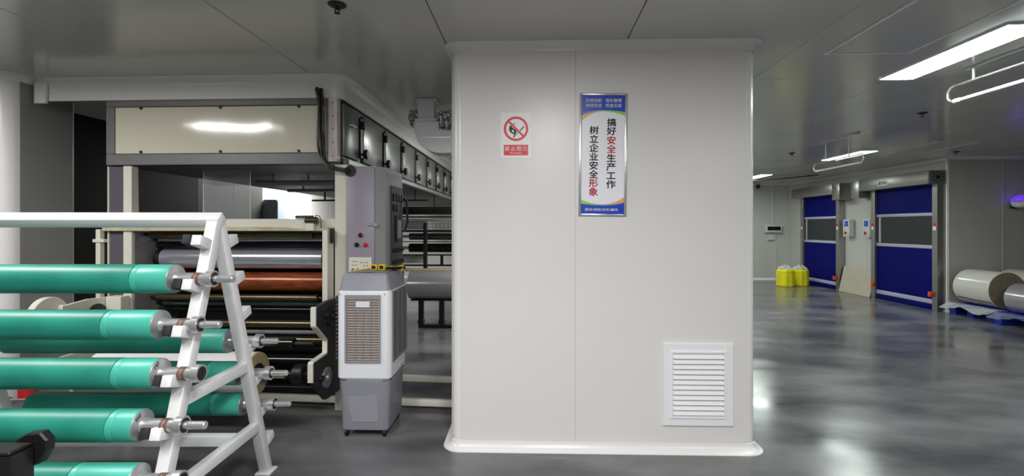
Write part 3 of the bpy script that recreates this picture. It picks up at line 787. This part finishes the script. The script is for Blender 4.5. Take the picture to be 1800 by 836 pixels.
for i in range(11):
    y0, y1 = 4.33 + i * .74, 4.33 + i * .74 + .34 if i == 0 else 4.33 + i * .74
    y0 = 4.30 + .74 * i + (.5 - .74 if i else 0) + 0
    y1 = 4.30 + .74 * i + .36
    b = B(); b.box(-1.754, -1.73, y0, y1, OZ0 + .085, OZ1 - .06, .006, 2); dr = op('door', 'oven_steel', b)
    if i == 0:
        b = B(); b.tube([(-1.73, 4.42, 2.6), (-1.70, 4.42, 2.6), (-1.70, 4.52, 2.6), (-1.73, 4.52, 2.6)], .008, 8); obj('handle', b, 'steel', dr)
    yk = 4.30 + .74 * i + .43
    b = B(); b.box(-1.754, -1.725, yk - .03, yk + .03, OZ0 + .12, OZ1 - .1, .004, 1); cl = op('clamp_bar', 'bearing_dark', b)
    b = B()
    b.lathe((-1.724, yk, 2.37), (1, 0, 0), [(0, 0), (0, .012), (.03, .012), (.03, .045), (.05, .05), (.065, .04), (.065, 0)], 10); obj('knob', b, 'black', cl)
    b = B(); b.box(-1.724, -1.69, yk - .022, yk + .022, 2.62, 2.70, .006, 1); obj('latch', b, 'black', cl)

# support pipes under the oven
for k, (yy, zz) in enumerate(((5.2, 2.13), (5.9, 2.1))):
    b = B(); b.cyl((-3.1, yy, zz), (-1.8, yy, zz), .02 if k else .03, 12); 
    for x in (-2.9, -2.5, -2.1): b.box(x - .01, x + .01, yy - .01, yy + .01, zz, OZ0)
    op('support_pipe', 'cab_side' if k == 0 else 'steel_dull', b)
for yy, zz in ((7.2, 2.05), (8.6, 1.98)):
    b = B(); b.cyl((-3.4, yy, zz), (-1.6, yy, zz), .014, 10)
    for x in (-3.2, -1.8): b.box(x - .01, x + .01, yy - .01, yy + .01, zz, OZ0 + .005)
    b.box(-3.0, -2.92, yy - .03, yy + .03, zz - .04, zz + .04, .006, 1)
    op('support_pipe', 'bearing_dark', b)
# cable bundle
cb = thing('cable_bundle', 'bundle of dark cables hanging down the oven corner into the cabinet', 'cable', (-1.88, 4.17, 2.2))
for i in range(9):
    ox_, oy_ = .03 * math.cos(i * 2.4) * (.4 + .6 * random.random()), .02 * math.sin(i * 2.4)
    jx = [random.uniform(-.012, .012) for _ in range(6)]
    pts = [(-1.905 + ox_ * 1.2 + jx[0], 4.165 + oy_, 2.865 + .02 * random.random()), (-1.89 + ox_ + jx[1], 4.16 + oy_, 2.75), (-1.885 + ox_ * .7 + jx[2], 4.155 + oy_, 2.6), (-1.88 + ox_ + jx[3], 4.155 + oy_, 2.45),
           (-1.87 + ox_ + jx[4], 4.15 + oy_, 2.33), (-1.845 + ox_ * .8, 4.13 + oy_, 2.24), (-1.79, 4.11 + oy_, 2.175 + ox_ * .5), (-1.72, 4.1 + oy_ * .5, 2.15 + ox_ * .5), (-1.66, 4.11, 2.14 + ox_ * .5), (-1.615, 4.16, 2.135 + ox_ * .5)]
    fine = []
    for j in range(len(pts) - 1):
        P0, P1, P2, P3 = [Vector(pts[max(0, min(len(pts) - 1, j + q))]) for q in (-1, 0, 1, 2)]
        for s_ in range(4):
            t_ = s_ / 4
            fine.append(.5 * ((2 * P1) + (P2 - P0) * t_ + (2 * P0 - 5 * P1 + 4 * P2 - P3) * t_ ** 2 + (3 * P1 - P0 - 3 * P2 + P3) * t_ ** 3))
    fine.append(Vector(pts[-1]))
    b = B(); b.tube(fine, random.choice((.006, .008, .01)), 6)
    obj('cable', b, random.choice(('black', 'black', 'olive', 'bearing_dark')), cb)

# ------------------------------------------------------------------ control cabinet
cc = thing('control_cabinet', 'tall lilac grey control cabinet beside the oven corner', 'cabinet', (-1.5, 4.48, 0))
def cpart(name, m, b, label=None, parent=None): return obj(name, b, m, parent or cc, label=label)
b = B(); b.prism([(-1.66, 4.17, .0), (-1.395, 4.17, 0), (-1.335, 4.26, 0), (-1.335, 4.81, 0), (-1.66, 4.81, 0)], (0, 0, 2.18), .004); cpart('body', 'cab_side', b)
b = B(); b.box(-1.655, -1.40, 4.15, 4.172, .05, 2.17, .006, 2); fd = cpart('front_door', 'lilac', b, 'lilac front door')
b = B(); b.box(-1.46, -1.37, 4.135, 4.149, 1.652, 1.672, .004, 1).cyl((-1.385, 4.13, 1.66), (-1.385, 4.17, 1.66), .018, 14, .003); obj('latch', b, 'steel', fd)
b = B(); b.ring((-1.615, 4.143, 2.135), (-1.615, 4.1495, 2.135), .05, .037, 24); obj('cable_gland', b, 'bearing_dark', fd)
b = B(); b.cyl((-1.615, 4.147, 2.135), (-1.615, 4.1498, 2.135), .037, 20); obj('cable_hole', b, 'dark', fd)
for x, z, m in ((-1.525, 1.57, 'red_dark'), (-1.557, 1.485, 'black'), (-1.48, 1.485, 'red')):
    b = B(); b.lathe((x, 4.149, z), (0, -1, 0), [(0, .021), (.006, .021), (.008, .016), (.02, .016), (.024, .012), (.024, 0)], 20); obj('push_button', b, m, fd)
b = B(); b.box(-1.625, -1.42, 4.135, 4.149, 1.24, 1.375, .003, 1); sp_ = obj('switch_panel', b, 'cream', fd)
b = B(); b.box(-1.595, -1.54, 4.133, 4.1355, 1.337, 1.341)
for x, z in ((-1.515, 1.33), (-1.488, 1.33), (-1.46, 1.33), (-1.488, 1.303), (-1.46, 1.303), (-1.585, 1.308), (-1.56, 1.308)): b.box(x - .007, x + .007, 4.131, 4.1355, z - .003, z + .003)
cpart('panel_marks', 'grey_frame', b, parent=fd)
for x in (-1.582, -1.54):
    b = B(); b.cyl((x, 4.115, 1.268), (x, 4.1345, 1.268), .014, 16, .003); cpart('knob', 'alu', b, parent=fd)
b = B(); b.box(-1.333, -1.325, 4.4, 4.79, 1.22, 2.03, .003, 1); hp = cpart('operator_panel', 'grille_dark', b)
b = B(); b.box(-1.325, -1.312, 4.52, 4.72, 1.5, 1.75, .004, 1); obj('screen_bezel', b, 'black', hp)
b = B(); b.box(-1.3122, -1.31, 4.56, 4.69, 1.53, 1.71); cpart('screen', 'screen_grey', b, parent=hp)
for z in (1.42, 1.31):
    for i in range(5):
        b = B(); b.cyl((-1.325, 4.46 + i * .07, z), (-1.3, 4.46 + i * .07, z), .018, 12, .004); obj('selector_knob', b, 'black', hp)
for z, n in ((1.93, 4), (1.83, 2)):
    for i in range(n):
        b = B(); b.box(-1.325, -1.31, 4.45 + i * .085, 4.5 + i * .085, z - .04, z + .03, .004, 1); obj('meter', b, 'black', hp)
b = B(); b.tube([(-1.32, 4.77, 1.95), (-1.29, 4.8, 1.9), (-1.285, 4.82, 1.7), (-1.31, 4.8, 1.6)], .012, 8); obj('cable_loop', b, 'black', hp)

# ------------------------------------------------------------------ evaporative cooler
ac = thing('air_cooler', 'white and grey portable evaporative air cooler on casters in front of the cabinet', 'cooler', (-1.32, 3.885, 0), math.radians(.8)); ac.scale = (1, .95, 1)
def apart(name, m, b, label=None, parent=None): return obj(name, b, m, parent or ac, local=True, label=label)
b = B(); b.sweep(rr(-.185, .185, -.225, .225, .04, 4), [(-.2, .058), (-.004, .058), (0, .066), (.014, .42), (.02, .44), (.02, .447), (-.2, .447)]); tk = apart('water_tank', 'cooler_grey', b)
b = B(); b.prism([(-.14, -.236, .36), (.06, -.236, .36), (.10, -.236, .34), (.115, -.233, .16), (.10, -.231, .12), (-.09, -.231, .12), (-.12, -.233, .2)], (0, .02, 0), .004); apart('tank_front', 'cooler_grey', b)
b = B(); b.sweep(rr(-.212, .212, -.25, .25, .045, 4), [(-.2, .448), (-.02, .448), (0, .47), (0, 1.13), (-.008, 1.148), (-.2, 1.148)]); bd = apart('body', 'cooler_white', b)
b = B(); b.sweep(rr(-.207, .207, -.246, .246, .05, 4), [(-.2, 1.149), (0, 1.149), (-.006, 1.165), (-.03, 1.262), (-.045, 1.28), (-.24, 1.286)]); apart('top_cover', 'cooler_grey', b)
# front grille with pad behind
b = B(); b.box(-.135, .125, -.2515, -.2505, .6, 1.1); apart('cooling_pad', 'pad_brown', b)
b = B()
for q in ((-.145, -.128, .59, 1.115), (.118, .135, .59, 1.115), (-.128, .118, .59, .606), (-.128, .118, 1.09, 1.115)): b.box(q[0], q[1], -.262, -.25, q[2], q[3], .002, 1)
for x in (-.066, -.005, .057): b.box(x - .004, x + .004, -.26, -.2515, .6, 1.1)
apart('grille_frame', 'cooler_grey', b)
b = B(); n_ = 24
for i in range(n_):
    z = .612 + i * .0204
    for xa, xb in ((-.126, -.072), (-.06, -.011), (.001, .051), (.063, .116)): b.box(xa, xb, -.258, -.2518, z, z + .0105)
o = apart('louvres', 'cooler_grille', b); o['kind'] = 'stuff'
b = B(); b.box(-.058, .05, -.2605, -.2585, 1.02, 1.065); apart('sticker', 'cooler_white', b)
# right side grille
b = B(); b.box(.2115, .2135, -.20, .235, .6, 1.135); apart('side_pad', 'grille_dark', b)
b = B()
for y in (-.2, -.06, .085, .23): b.box(.2125, .222, y - .006, y + .006, .59, 1.14)
for z in (.59, .72, .85, .98, 1.12): b.box(.2125, .22, -.2, .235, z - .005, z + .006)
for i in range(20): b.box(.2125, .2155, -.2 + i * .022, -.197 + i * .022, .6, 1.13)
apart('side_grille', 'grey_frame', b)
b = B(); b.box(.2125, .22, -.02, .16, .5, .52, .003, 1); apart('handle', 'cooler_white', b)
b = B()
for i in range(16): b.box(-.228, -.212, -.235, .2, .61 + i * .032, .625 + i * .032, .005, 1)
apart('side_louvres', 'grille_dark', b)
for x, y in ((-.15, -.19), (.15, -.19), (-.15, .19), (.15, .19)):
    b = B(); b.cyl((x - .012, y, .03), (x + .012, y, .03), .03, 16, .004); cs = apart('caster', 'black', b)
    b = B(); b.box(x - .02, x + .02, y - .012, y + .02, .045, .06, .003, 1); obj('caster_fork', b, 'steel_dull', cs, local=True)
b = B(); b.cyl((-.19, -.2515, 1.12), (-.19, -.25, 1.12), .006, 10).cyl((.165, -.2515, 1.12), (.165, -.25, 1.12), .006, 10); apart('screws', 'cooler_grey', b)
# yellow power cord on the cooler
pc = thing('power_cord', 'yellow and black power cord with plug blocks on top of the cooler', 'cord', (-1.3, 3.95, 1.285))
for x in (-1.31, -1.245):
    b = B(); b.box(x - .028, x + .028, 3.86, 3.9, 1.287, 1.335, .008, 2); pb = obj('plug', b, 'yellow', pc)
    b = B(); b.box(x - .016, x + .016, 3.855, 3.8595, 1.298, 1.326, .003, 1); obj('socket_face', b, 'dark', pb)
b = B(); b.tube([(-1.34, 3.88, 1.305), (-1.4, 3.86, 1.295), (-1.46, 3.83, 1.288), (-1.5, 3.80, 1.255), (-1.525, 3.77, 1.185), (-1.536, 3.74, 1.15)], .006, 8); obj('cord', b, 'yellow', pc)
for k, m in enumerate(('yellow', 'black', 'black', 'yellow')):
    pts = [(-1.215, 3.89, 1.31 - k * .004)]
    for i in range(1, 22):
        t_ = i / 21; pts.append((-1.2 + .11 * math.sin(t_ * 9 + k), 3.93 + .12 * t_ + .05 * math.cos(t_ * 9 + k * 1.3), 1.295 + .008 * math.sin(i + k) + .006 * k))
    b = B(); b.tube(pts, .007, 6); obj('cord', b, m, pc)

# ================================================================== AIR DUCT
ad = thing('air_duct', 'galvanised air duct dropping from the ceiling and turning into the white shaft', 'duct', (-1.1, 5.1, 2.4))
b = B(); b.box(-1.225, -1.05, 5.0, 5.25, 2.77, 3.0, .004, 1); obj('vertical_duct', b, 'galv', ad)
for z0 in (2.756, 2.969):
    b = B(); b.box(-1.25, -1.025, 4.98, 5.27, z0, z0 + .028, .003, 1); obj('flange', b, 'galv', ad)
el = [(-1.26, 2.755)] + [(-.98 - .28 * math.cos(i * PI / 16), 2.68 - .26 * math.sin(i * PI / 16)) for i in range(9)] + [(-.85, 2.42), (-.85, 2.66), (-1.0, 2.66), (-1.0, 2.755)]
b = B(); b.prism([(x, 4.99, z) for x, z in el], (0, .27, 0), .004); obj('elbow', b, 'galv', ad)
b = B(); b.obox((-1.255, 4.988, 2.585), (-.85, 4.988, 2.585), .004, .008); obj('seam', b, 'alu', ad)
b = B(); b.box(-.865, -.835, 4.975, 5.28, 2.4, 2.68, .004, 1); obj('flange', b, 'galv', ad)
b = B(); b.box(-.834, -.6, 5.0, 5.26, 2.42, 2.66); obj('branch', b, 'galv', ad)
def crumple(x0, x1, y0, y1, z0, z1, n=7, amp=.02):
    q = B(); q.box(x0, x1, y0, y1, z0, z1)
    bmesh.ops.subdivide_edges(q.bm, edges=q.bm.edges[:], cuts=n, use_grid_fill=True)
    for v_ in q.bm.verts: v_.co += Vector([random.uniform(-amp, amp) for _ in range(3)])
    return q
obj('foil_wrap', crumple(-1.02, -.82, 5.05, 5.2, 2.66, 2.88, 7, .016), 'foil', ad, ang=5)
obj('foil_wrap', crumple(-1.33, -1.235, 5.05, 5.2, 2.74, 2.89, 5, .016), 'foil', ad, ang=5)
obj('foil_wrap', crumple(-.835, -.72, 4.96, 5.0, 2.40, 2.86, 7, .012), 'foil', ad, ang=5)
b = B(); b.lathe((-1.0, 6.0, 2.33), (1, 0, 0), [(0, 0), (0, .07), (.55, .07), (.55, 0)], 18); 
tag(obj('black_pipe', b, 'black'), 'short dark round pipe under the foil-wrapped duct beside the shaft', 'pipe')

# ================================================================== BACK MACHINES SEEN IN THE GAP
rw = thing('rewinding_machine', 'dark rewinding machine with bars and rollers seen past the cabinet', 'machine', (-1.3, 9.1, 0))
def rpart(name, m, b, label=None): return obj(name, b, m, rw, label=label)
for x0 in (-3.5, .55):
    b = B(); b.box(x0, x0 + .08, 8.8, 9.6, 0, 2.1, .005, 1); rpart('side_frame', 'cream', b)
for yy, z0, z1, m in ((9.0, 1.88, 2.03, 'black'), (9.0, 1.75, 1.80, 'steel_dull'), (8.95, 1.545, 1.59, 'black'), (9.0, 1.355, 1.37, 'olive'), (9.0, 1.1, 1.125, 'black'), (9.0, .9, .93, 'black')):
    b = B(); b.box(-3.42, .55, yy, yy + .05, z0, z1, .004, 1); rpart('cross_bar', m, b)
b = B()
for i in range(60): b.box(-3.0 + i * .06, -2.97 + i * .06, 8.96, 9.0, 1.825, 1.845)
b.box(-3.42, .55, 8.99, 9.01, 1.82, 1.85)
o = rpart('drive_chain', 'bearing_dark', b)
for yy, z, r, m in ((9.15, 1.46, .065, 'teal_steel'), (9.15, 1.24, .085, 'black_gloss')):
    b = B(); b.cyl((-2.4, yy, z), (.5, yy, z), r, 28, .005); rpart('roller', m, b)
    b = B(); b.cyl((-2.6, yy, z), (-2.4, yy, z), .03, 14); rpart('roller_journal', 'steel', b)
b = B(); b.box(-2.06, -2.0, 8.84, 8.94, .78, 1.72, .004, 1); rpart('post', 'black', b)
b = B(); b.box(-3.42, -2.08, 9.3, 9.32, 1.6, 1.8).box(-3.42, -2.08, 9.3, 9.32, .93, 1.09); rpart('guard_panel', 'cab_side', b)
b = B()
for i in range(14): b.box(-1.98 + i * .075, -1.973 + i * .075, 8.9, 8.906, 1.5, 1.72)
for i in range(4): b.box(-1.98, -1.0, 8.9, 8.906, 1.52 + i * .06, 1.526 + i * .06)
rpart('mesh_guard', 'bearing_dark', b)
b = B(); b.box(-1.75, -1.7, 8.9, 8.95, .93, 1.12).box(-1.5, -1.45, 8.9, 8.95, .93, 1.12); rpart('bracket', 'black', b)
st = thing('roll_stand', 'low black steel stand carrying the silver film roll', 'stand', (-1.2, 7.8, 0))
for x in (-1.84, -1.5):
    b = B(); b.box(x - .04, x + .04, 7.72, 7.8, 0, .47, .004, 1); lg = obj('leg', b, 'black', st)
    b = B(); b.cyl((x, 7.70, .1), (x, 7.82, .1), .05, 12); obj('clamp', b, 'black', lg)
b = B(); b.box(-1.8, -.2, 7.7, 7.82, 0, .05, .004, 1); obj('base_bar', b, 'black', st)
b = B(); b.box(-2.0, -.2, 7.68, 7.84, .445, .47, .004, 1); obj('top_bar', b, 'black', st)
b = B(); b.box(-.28, -.2, 7.72, 7.8, .05, .45, .004, 1); obj('leg', b, 'black', st)
sr = thing('silver_film_roll', 'large silver film roll lying on the black stand beside the cooler', 'film roll', (-1.1, 7.76, .47))
b = B(); b.ring((-2.02, 7.76, .697), (-.15, 7.76, .697), .225, .06, 44); obj('film', b, 'film_silver', sr)
b = B(); b.ring((-2.05, 7.76, .697), (-.12, 7.76, .697), .059, .045, 24); obj('core', b, 'kraft', sr)
b = B(); b.box(-2.4, .3, 8.3, 8.6, .86, .895, .004, 1)
for x in (-2.36, .24): b.box(x - .03, x + .03, 8.4, 8.5, 0, .86)
tag(obj('wooden_bench', b, 'kraft'), 'tan bench board behind the silver film roll', 'bench')
# grey cabinet against the bright wall at the back left
gc = thing('electrical_cabinet', 'grey electrical cabinet before the bright wall, seen through the machine window', 'cabinet', (-5.3, 9.8, 0))
b = B(); b.box(-5.48, -5.2, 9.45, 9.95, 0, 2.2, .006, 1); obj('body', b, mat('cabinet_grey', (120, 128, 138), .4), gc)
b = B(); b.box(-5.2, -5.18, 9.46, 9.94, .1, 2.17, .004, 1); dd = obj('door', b, mat('cabinet_door', (146, 156, 168), .4), gc)
b = B(); b.box(-5.18, -5.174, 9.64, 9.76, 1.67, 1.76); obj('display', b, 'dark', dd)
b = B(); b.box(-5.18, -5.165, 9.86, 9.88, 1.7, 1.8, .003, 1); obj('handle', b, 'steel', dd)

# red extinguisher, grey guard behind the rack
ex = thing('fire_extinguisher', 'red fire extinguisher on the floor between the rack and the machine', 'extinguisher', (-4.12, 3.72, 0))
b = B(); b.lathe((-4.12, 3.72, 0), (0, 0, 1), [(0, 0), (0, .062), (.01, .065), (.36, .065), (.4, .05), (.42, .02), (.42, 0)], 24); obj('bottle', b, 'red', ex)
b = B(); b.cyl((-4.12, 3.72, .42), (-4.12, 3.72, .46), .02, 12).box(-4.13, -4.11, 3.64, 3.75, .46, .475); obj('valve', b, 'dark', ex)

# ================================================================== RIGHT SIDE THINGS
def control_box(label, y0, y1):
    t = thing('door_control_box', label, 'control box', (7.93, (y0 + y1) / 2, 1.4), 0, 'door control boxes')
    b = B(); b.box(7.86, 7.985, y0, y1, 1.4, 1.83, .008, 2); obj('case', b, 'box_white', t)
    b = B(); b.box(7.852, 7.8595, y0 + .05, y1 - .06, 1.66, 1.79, .003, 1); s_ = obj('display', b, 'poster_blue', t)
    b = B(); b.box(7.8508, 7.8522, y0 + .08, y1 - .09, 1.70, 1.76); obj('screen', b, 'screen_blue', s_)
    b = B(); b.cyl((7.835, y0 + .13, 1.5), (7.86, y0 + .13, 1.5), .03, 14, .004).box(7.825, 7.835, y0 + .12, y0 + .14, 1.46, 1.54); obj('switch', b, 'red', t)
control_box('grey control box with blue display next to the far roller door', 12.28, 12.52)
control_box('grey control box with blue display partly hidden by the near door frame', 11.56, 11.8)
bb = B(); bb.box(-.008, .008, -.56, .56, 0, .66, .002, 1)
o = obj('leaning_board', bb, 'board_beige'); o.location = (7.82, 12.06, 0.003); o.rotation_euler = (0, math.radians(12), 0)
tag(o, 'beige board leaning on the wall between the two roller doors', 'board')

def drum(label, x, y, r, h):
    t = thing('yellow_bundle', label, 'bundle', (x, y, 0), 0, 'yellow bundles by the far door')
    b = B(); n = 48
    def ring_(z, k): return [(x + (r + k + .018 * abs(math.sin(i * PI / 6)) ) * math.cos(2 * PI * i / n), y + (r + k + .018 * abs(math.sin(i * PI / 6))) * math.sin(2 * PI * i / n), z) for i in range(n)]
    rows = [[b.bm.verts.new(p) for p in ring_(z, k)] for z, k in ((0.0, -.02), (.02, 0), (h * .5, .006), (h - .02, 0), (h, -.03))]
    for A, C in zip(rows, rows[1:]):
        for i in range(n): b.bm.faces.new((A[i], A[(i + 1) % n], C[(i + 1) % n], C[i]))
    b.bm.faces.new(rows[0][::-1]); b.bm.faces.new(rows[-1])
    obj('bundle', b, 'drum_yellow', t)
    q = B(); nn = 14
    def f(u_, v_):
        a_ = 2 * PI * u_; rr_ = (r - .01) * (1 - v_ * .8)
        j = .05 * (1 if 0 < v_ else 0) * math.sin(7 * a_ + 5 * v_)
        return (x + (rr_ + j) * math.cos(a_), y + (rr_ + j) * math.sin(a_), h + .015 + .11 * v_ + .03 * math.sin(5 * a_) * v_)
    q.grid(f, 28, 5); obj('plastic_bag', q, 'bag', t, ang=5)
drum('left yellow fluted bundle on the floor by the far door', 6.98, 13.6, .205, .46)
drum('right yellow fluted bundle, under a crumpled clear bag, nearer the far door', 7.47, 13.75, .19, .45)

# far wall fittings
FY = 15.3
t = thing('wall_display', 'white wall box with a wide black window on the far wall', 'wall box', (7.45, FY - .08, 1.45))
b = B(); b.box(7.2, 7.7, FY - .13, FY, 1.47, 1.72, .02, 3); obj('case', b, 'box_white', t)
b = B(); b.box(7.25, 7.65, FY - .137, FY - .1305, 1.54, 1.66, .003, 1); obj('window', b, 'black_gloss', t)
b = B(); b.box(7.3, 7.5, FY - .06, FY, 1.24, 1.42, .008, 1); tag(obj('junction_box', b, 'box_white'), 'small white junction box below the wall display', 'junction box')
b = B(); b.box(7.44, 7.48, FY - .025, FY, 1.72, 2.93, .003, 1); tag(obj('conduit', b, 'box_white'), 'thin white conduit running up the far wall to the ceiling', 'conduit')
b = B(); b.box(7.52, 7.56, FY - .025, FY, .06, 1.46, .003, 1); tag(obj('conduit', b, 'box_white'), 'thin white conduit running down the far wall to the floor', 'conduit')
b = B(); b.lathe((6.97, FY - .1, 2.93), (0, 0, -1), [(-.03, .05), (0, .06), (.05, .06), (.085, .045), (.1, 0)], 18); tag(obj('dome_camera', b, 'dark'), 'dark dome camera under the cove of the far wall', 'camera')
b = B(); b.box(6.78, 6.86, FY - .04, FY, .95, 1.1, .006, 1); tag(obj('wall_socket', b, 'box_white'), 'white wall socket on the far wall by the shaft edge', 'socket')

# film rolls on blue pallets
def pallet(label, x0, x1, y0, y1):
    t = thing('plastic_pallet', label, 'pallet', ((x0 + x1) / 2, (y0 + y1) / 2, 0), 0, 'blue plastic pallets')
    n = 6; wd = (x1 - x0 - .03 * (n - 1)) / n
    for i in range(n):
        b = B(); xa = x0 + i * (wd + .03); b.box(xa, xa + wd, y0, y1, .165, .2, .006, 1); obj('board', b, 'pallet_blue', t)
    for i in range(3):
        ya = y0 + i * ((y1 - y0) - .14) / 2
        b = B(); b.box(x0, x1, ya, ya + .14, .035, .165, .008, 1).box(x0, x1, ya, ya + .14, 0, .034, .006, 1); obj('runner', b, 'pallet_blue', t)
pallet('blue plastic pallet under the near-left clear film roll beside the door', 7.93, 8.63, 8.62, 9.5)
pallet('blue plastic pallet under the film roll cut by the right edge', 7.82, 8.72, 7.3, 8.5)
pallet('blue plastic pallet hidden behind the two front film rolls', 8.66, 9.6, 8.62, 9.5)

def film_roll(label, x, y0, y1, R, tape=False, body='film_roll'):
    t = thing('film_roll', label, 'film roll', (x, (y0 + y1) / 2, .2), 0, 'clear film rolls on the blue pallets')
    z = .2 + R
    b = B(); b.lathe((x, y0, z), (0, 1, 0), [(0, .045), (0, R - .006), (.006, R), (y1 - y0 - .006, R), (y1 - y0, R - .006), (y1 - y0, .045)], 64); obj('film', b, body, t)
    for ya, yb in ((y0 - .003, y0 - .0005), (y1 + .0005, y1 + .003)):
        b = B(); b.lathe((x, ya, z), (0, 1, 0), [(0, .05), (0, R - .008), (yb - ya, R - .008), (yb - ya, .05), (0, .05)], 64); obj('end_face', b, 'film_end', t)
    b = B(); b.ring((x, y0 - .006, z), (x, y1 + .006, z), .044, .036, 24); obj('core', b, 'dark', t)
    if tape:
        def f(u_, v_):
            a_ = PI + .62 + .1 * v_ + .06 * math.sin(3 * u_ + 1); return (x + (R + .003) * math.cos(a_), y0 + .02 + (y1 - y0 - .06) * u_, z + (R + .003) * math.sin(a_))
        b = B(); b.grid(f, 16, 3); bmesh.ops.solidify(b.bm, geom=b.bm.faces[:], thickness=.001); obj('tape', b, 'tape_yellow', t)
    return t
film_roll('large clear film roll with a yellow tape line, nearest the roller door', 8.285, 8.75, 9.46, .325, True)
film_roll('smaller greyish film roll cut off by the right edge', 8.12, 7.4, 8.38, .25, body='film_silver')
film_roll('large clear film roll behind the others against the wall', 9.02, 8.75, 9.46, .325)
M['loose_film'] = film_mat('loose_film', (232, 234, 238), alpha=.7, rough=.12, bump=.5, bscale=18)
def sheet(u_, v_, x0, x1, y0, y1, edge):
    x = x0 + (x1 - x0) * v_; y = y0 + (y1 - y0) * u_
    out = max(0, edge - x)
    wv = .5 + .3 * math.sin(17 * u_ + 6 * v_) + .2 * math.sin(37 * u_ - 5 * v_)
    return (x - .03 * wv * (1 - v_), y, .206 + .022 * wv * (1 - v_ * .8) - out * (.35 + .2 * math.sin(9 * u_)))
b = B(); b.grid(lambda u_, v_: sheet(u_, v_, 7.72, 8.06, 8.5, 9.48, 7.91), 50, 12); bmesh.ops.solidify(b.bm, geom=b.bm.faces[:], thickness=.001)
tag(obj('plastic_sheet', b, 'loose_film', ang=14), 'crumpled shiny plastic sheet hanging over the pallet edge by the door', 'plastic sheet')
b = B(); b.grid(lambda u_, v_: sheet(u_, v_, 7.62, 7.9, 7.3, 8.42, 7.8), 50, 12); bmesh.ops.solidify(b.bm, geom=b.bm.faces[:], thickness=.001)
tag(obj('plastic_sheet', b, 'film', ang=14), 'clear crumpled plastic over the pallet at the right edge', 'plastic sheet')
# insect lamp on the wall
t = thing('insect_lamp', 'white wall lamp with purple glowing top at the right edge', 'lamp', (9.2, FW - .19, 2.0))
b = B(); b.lathe((9.2, FW - .19, 2.0), (0, 0, 1), [(0, 0), (0, .06), (.03, .13), (.08, .155), (.12, .16)], 28); obj('base_bowl', b, 'trim_white', t)
b = B(); b.lathe((9.2, FW - .19, 2.125), (0, 0, 1), [(0, .16), (.05, .15), (.09, .11), (.12, .04), (.122, 0)], 28); obj('glowing_cover', b, 'purple', t)
b = B(); b.box(9.03, 9.37, FW - .3, FW - .21, 2.118, 2.124).box(9.15, 9.25, FW - .06, FW - .012, 2.0, 2.1); obj('rim', b, 'dark', t)
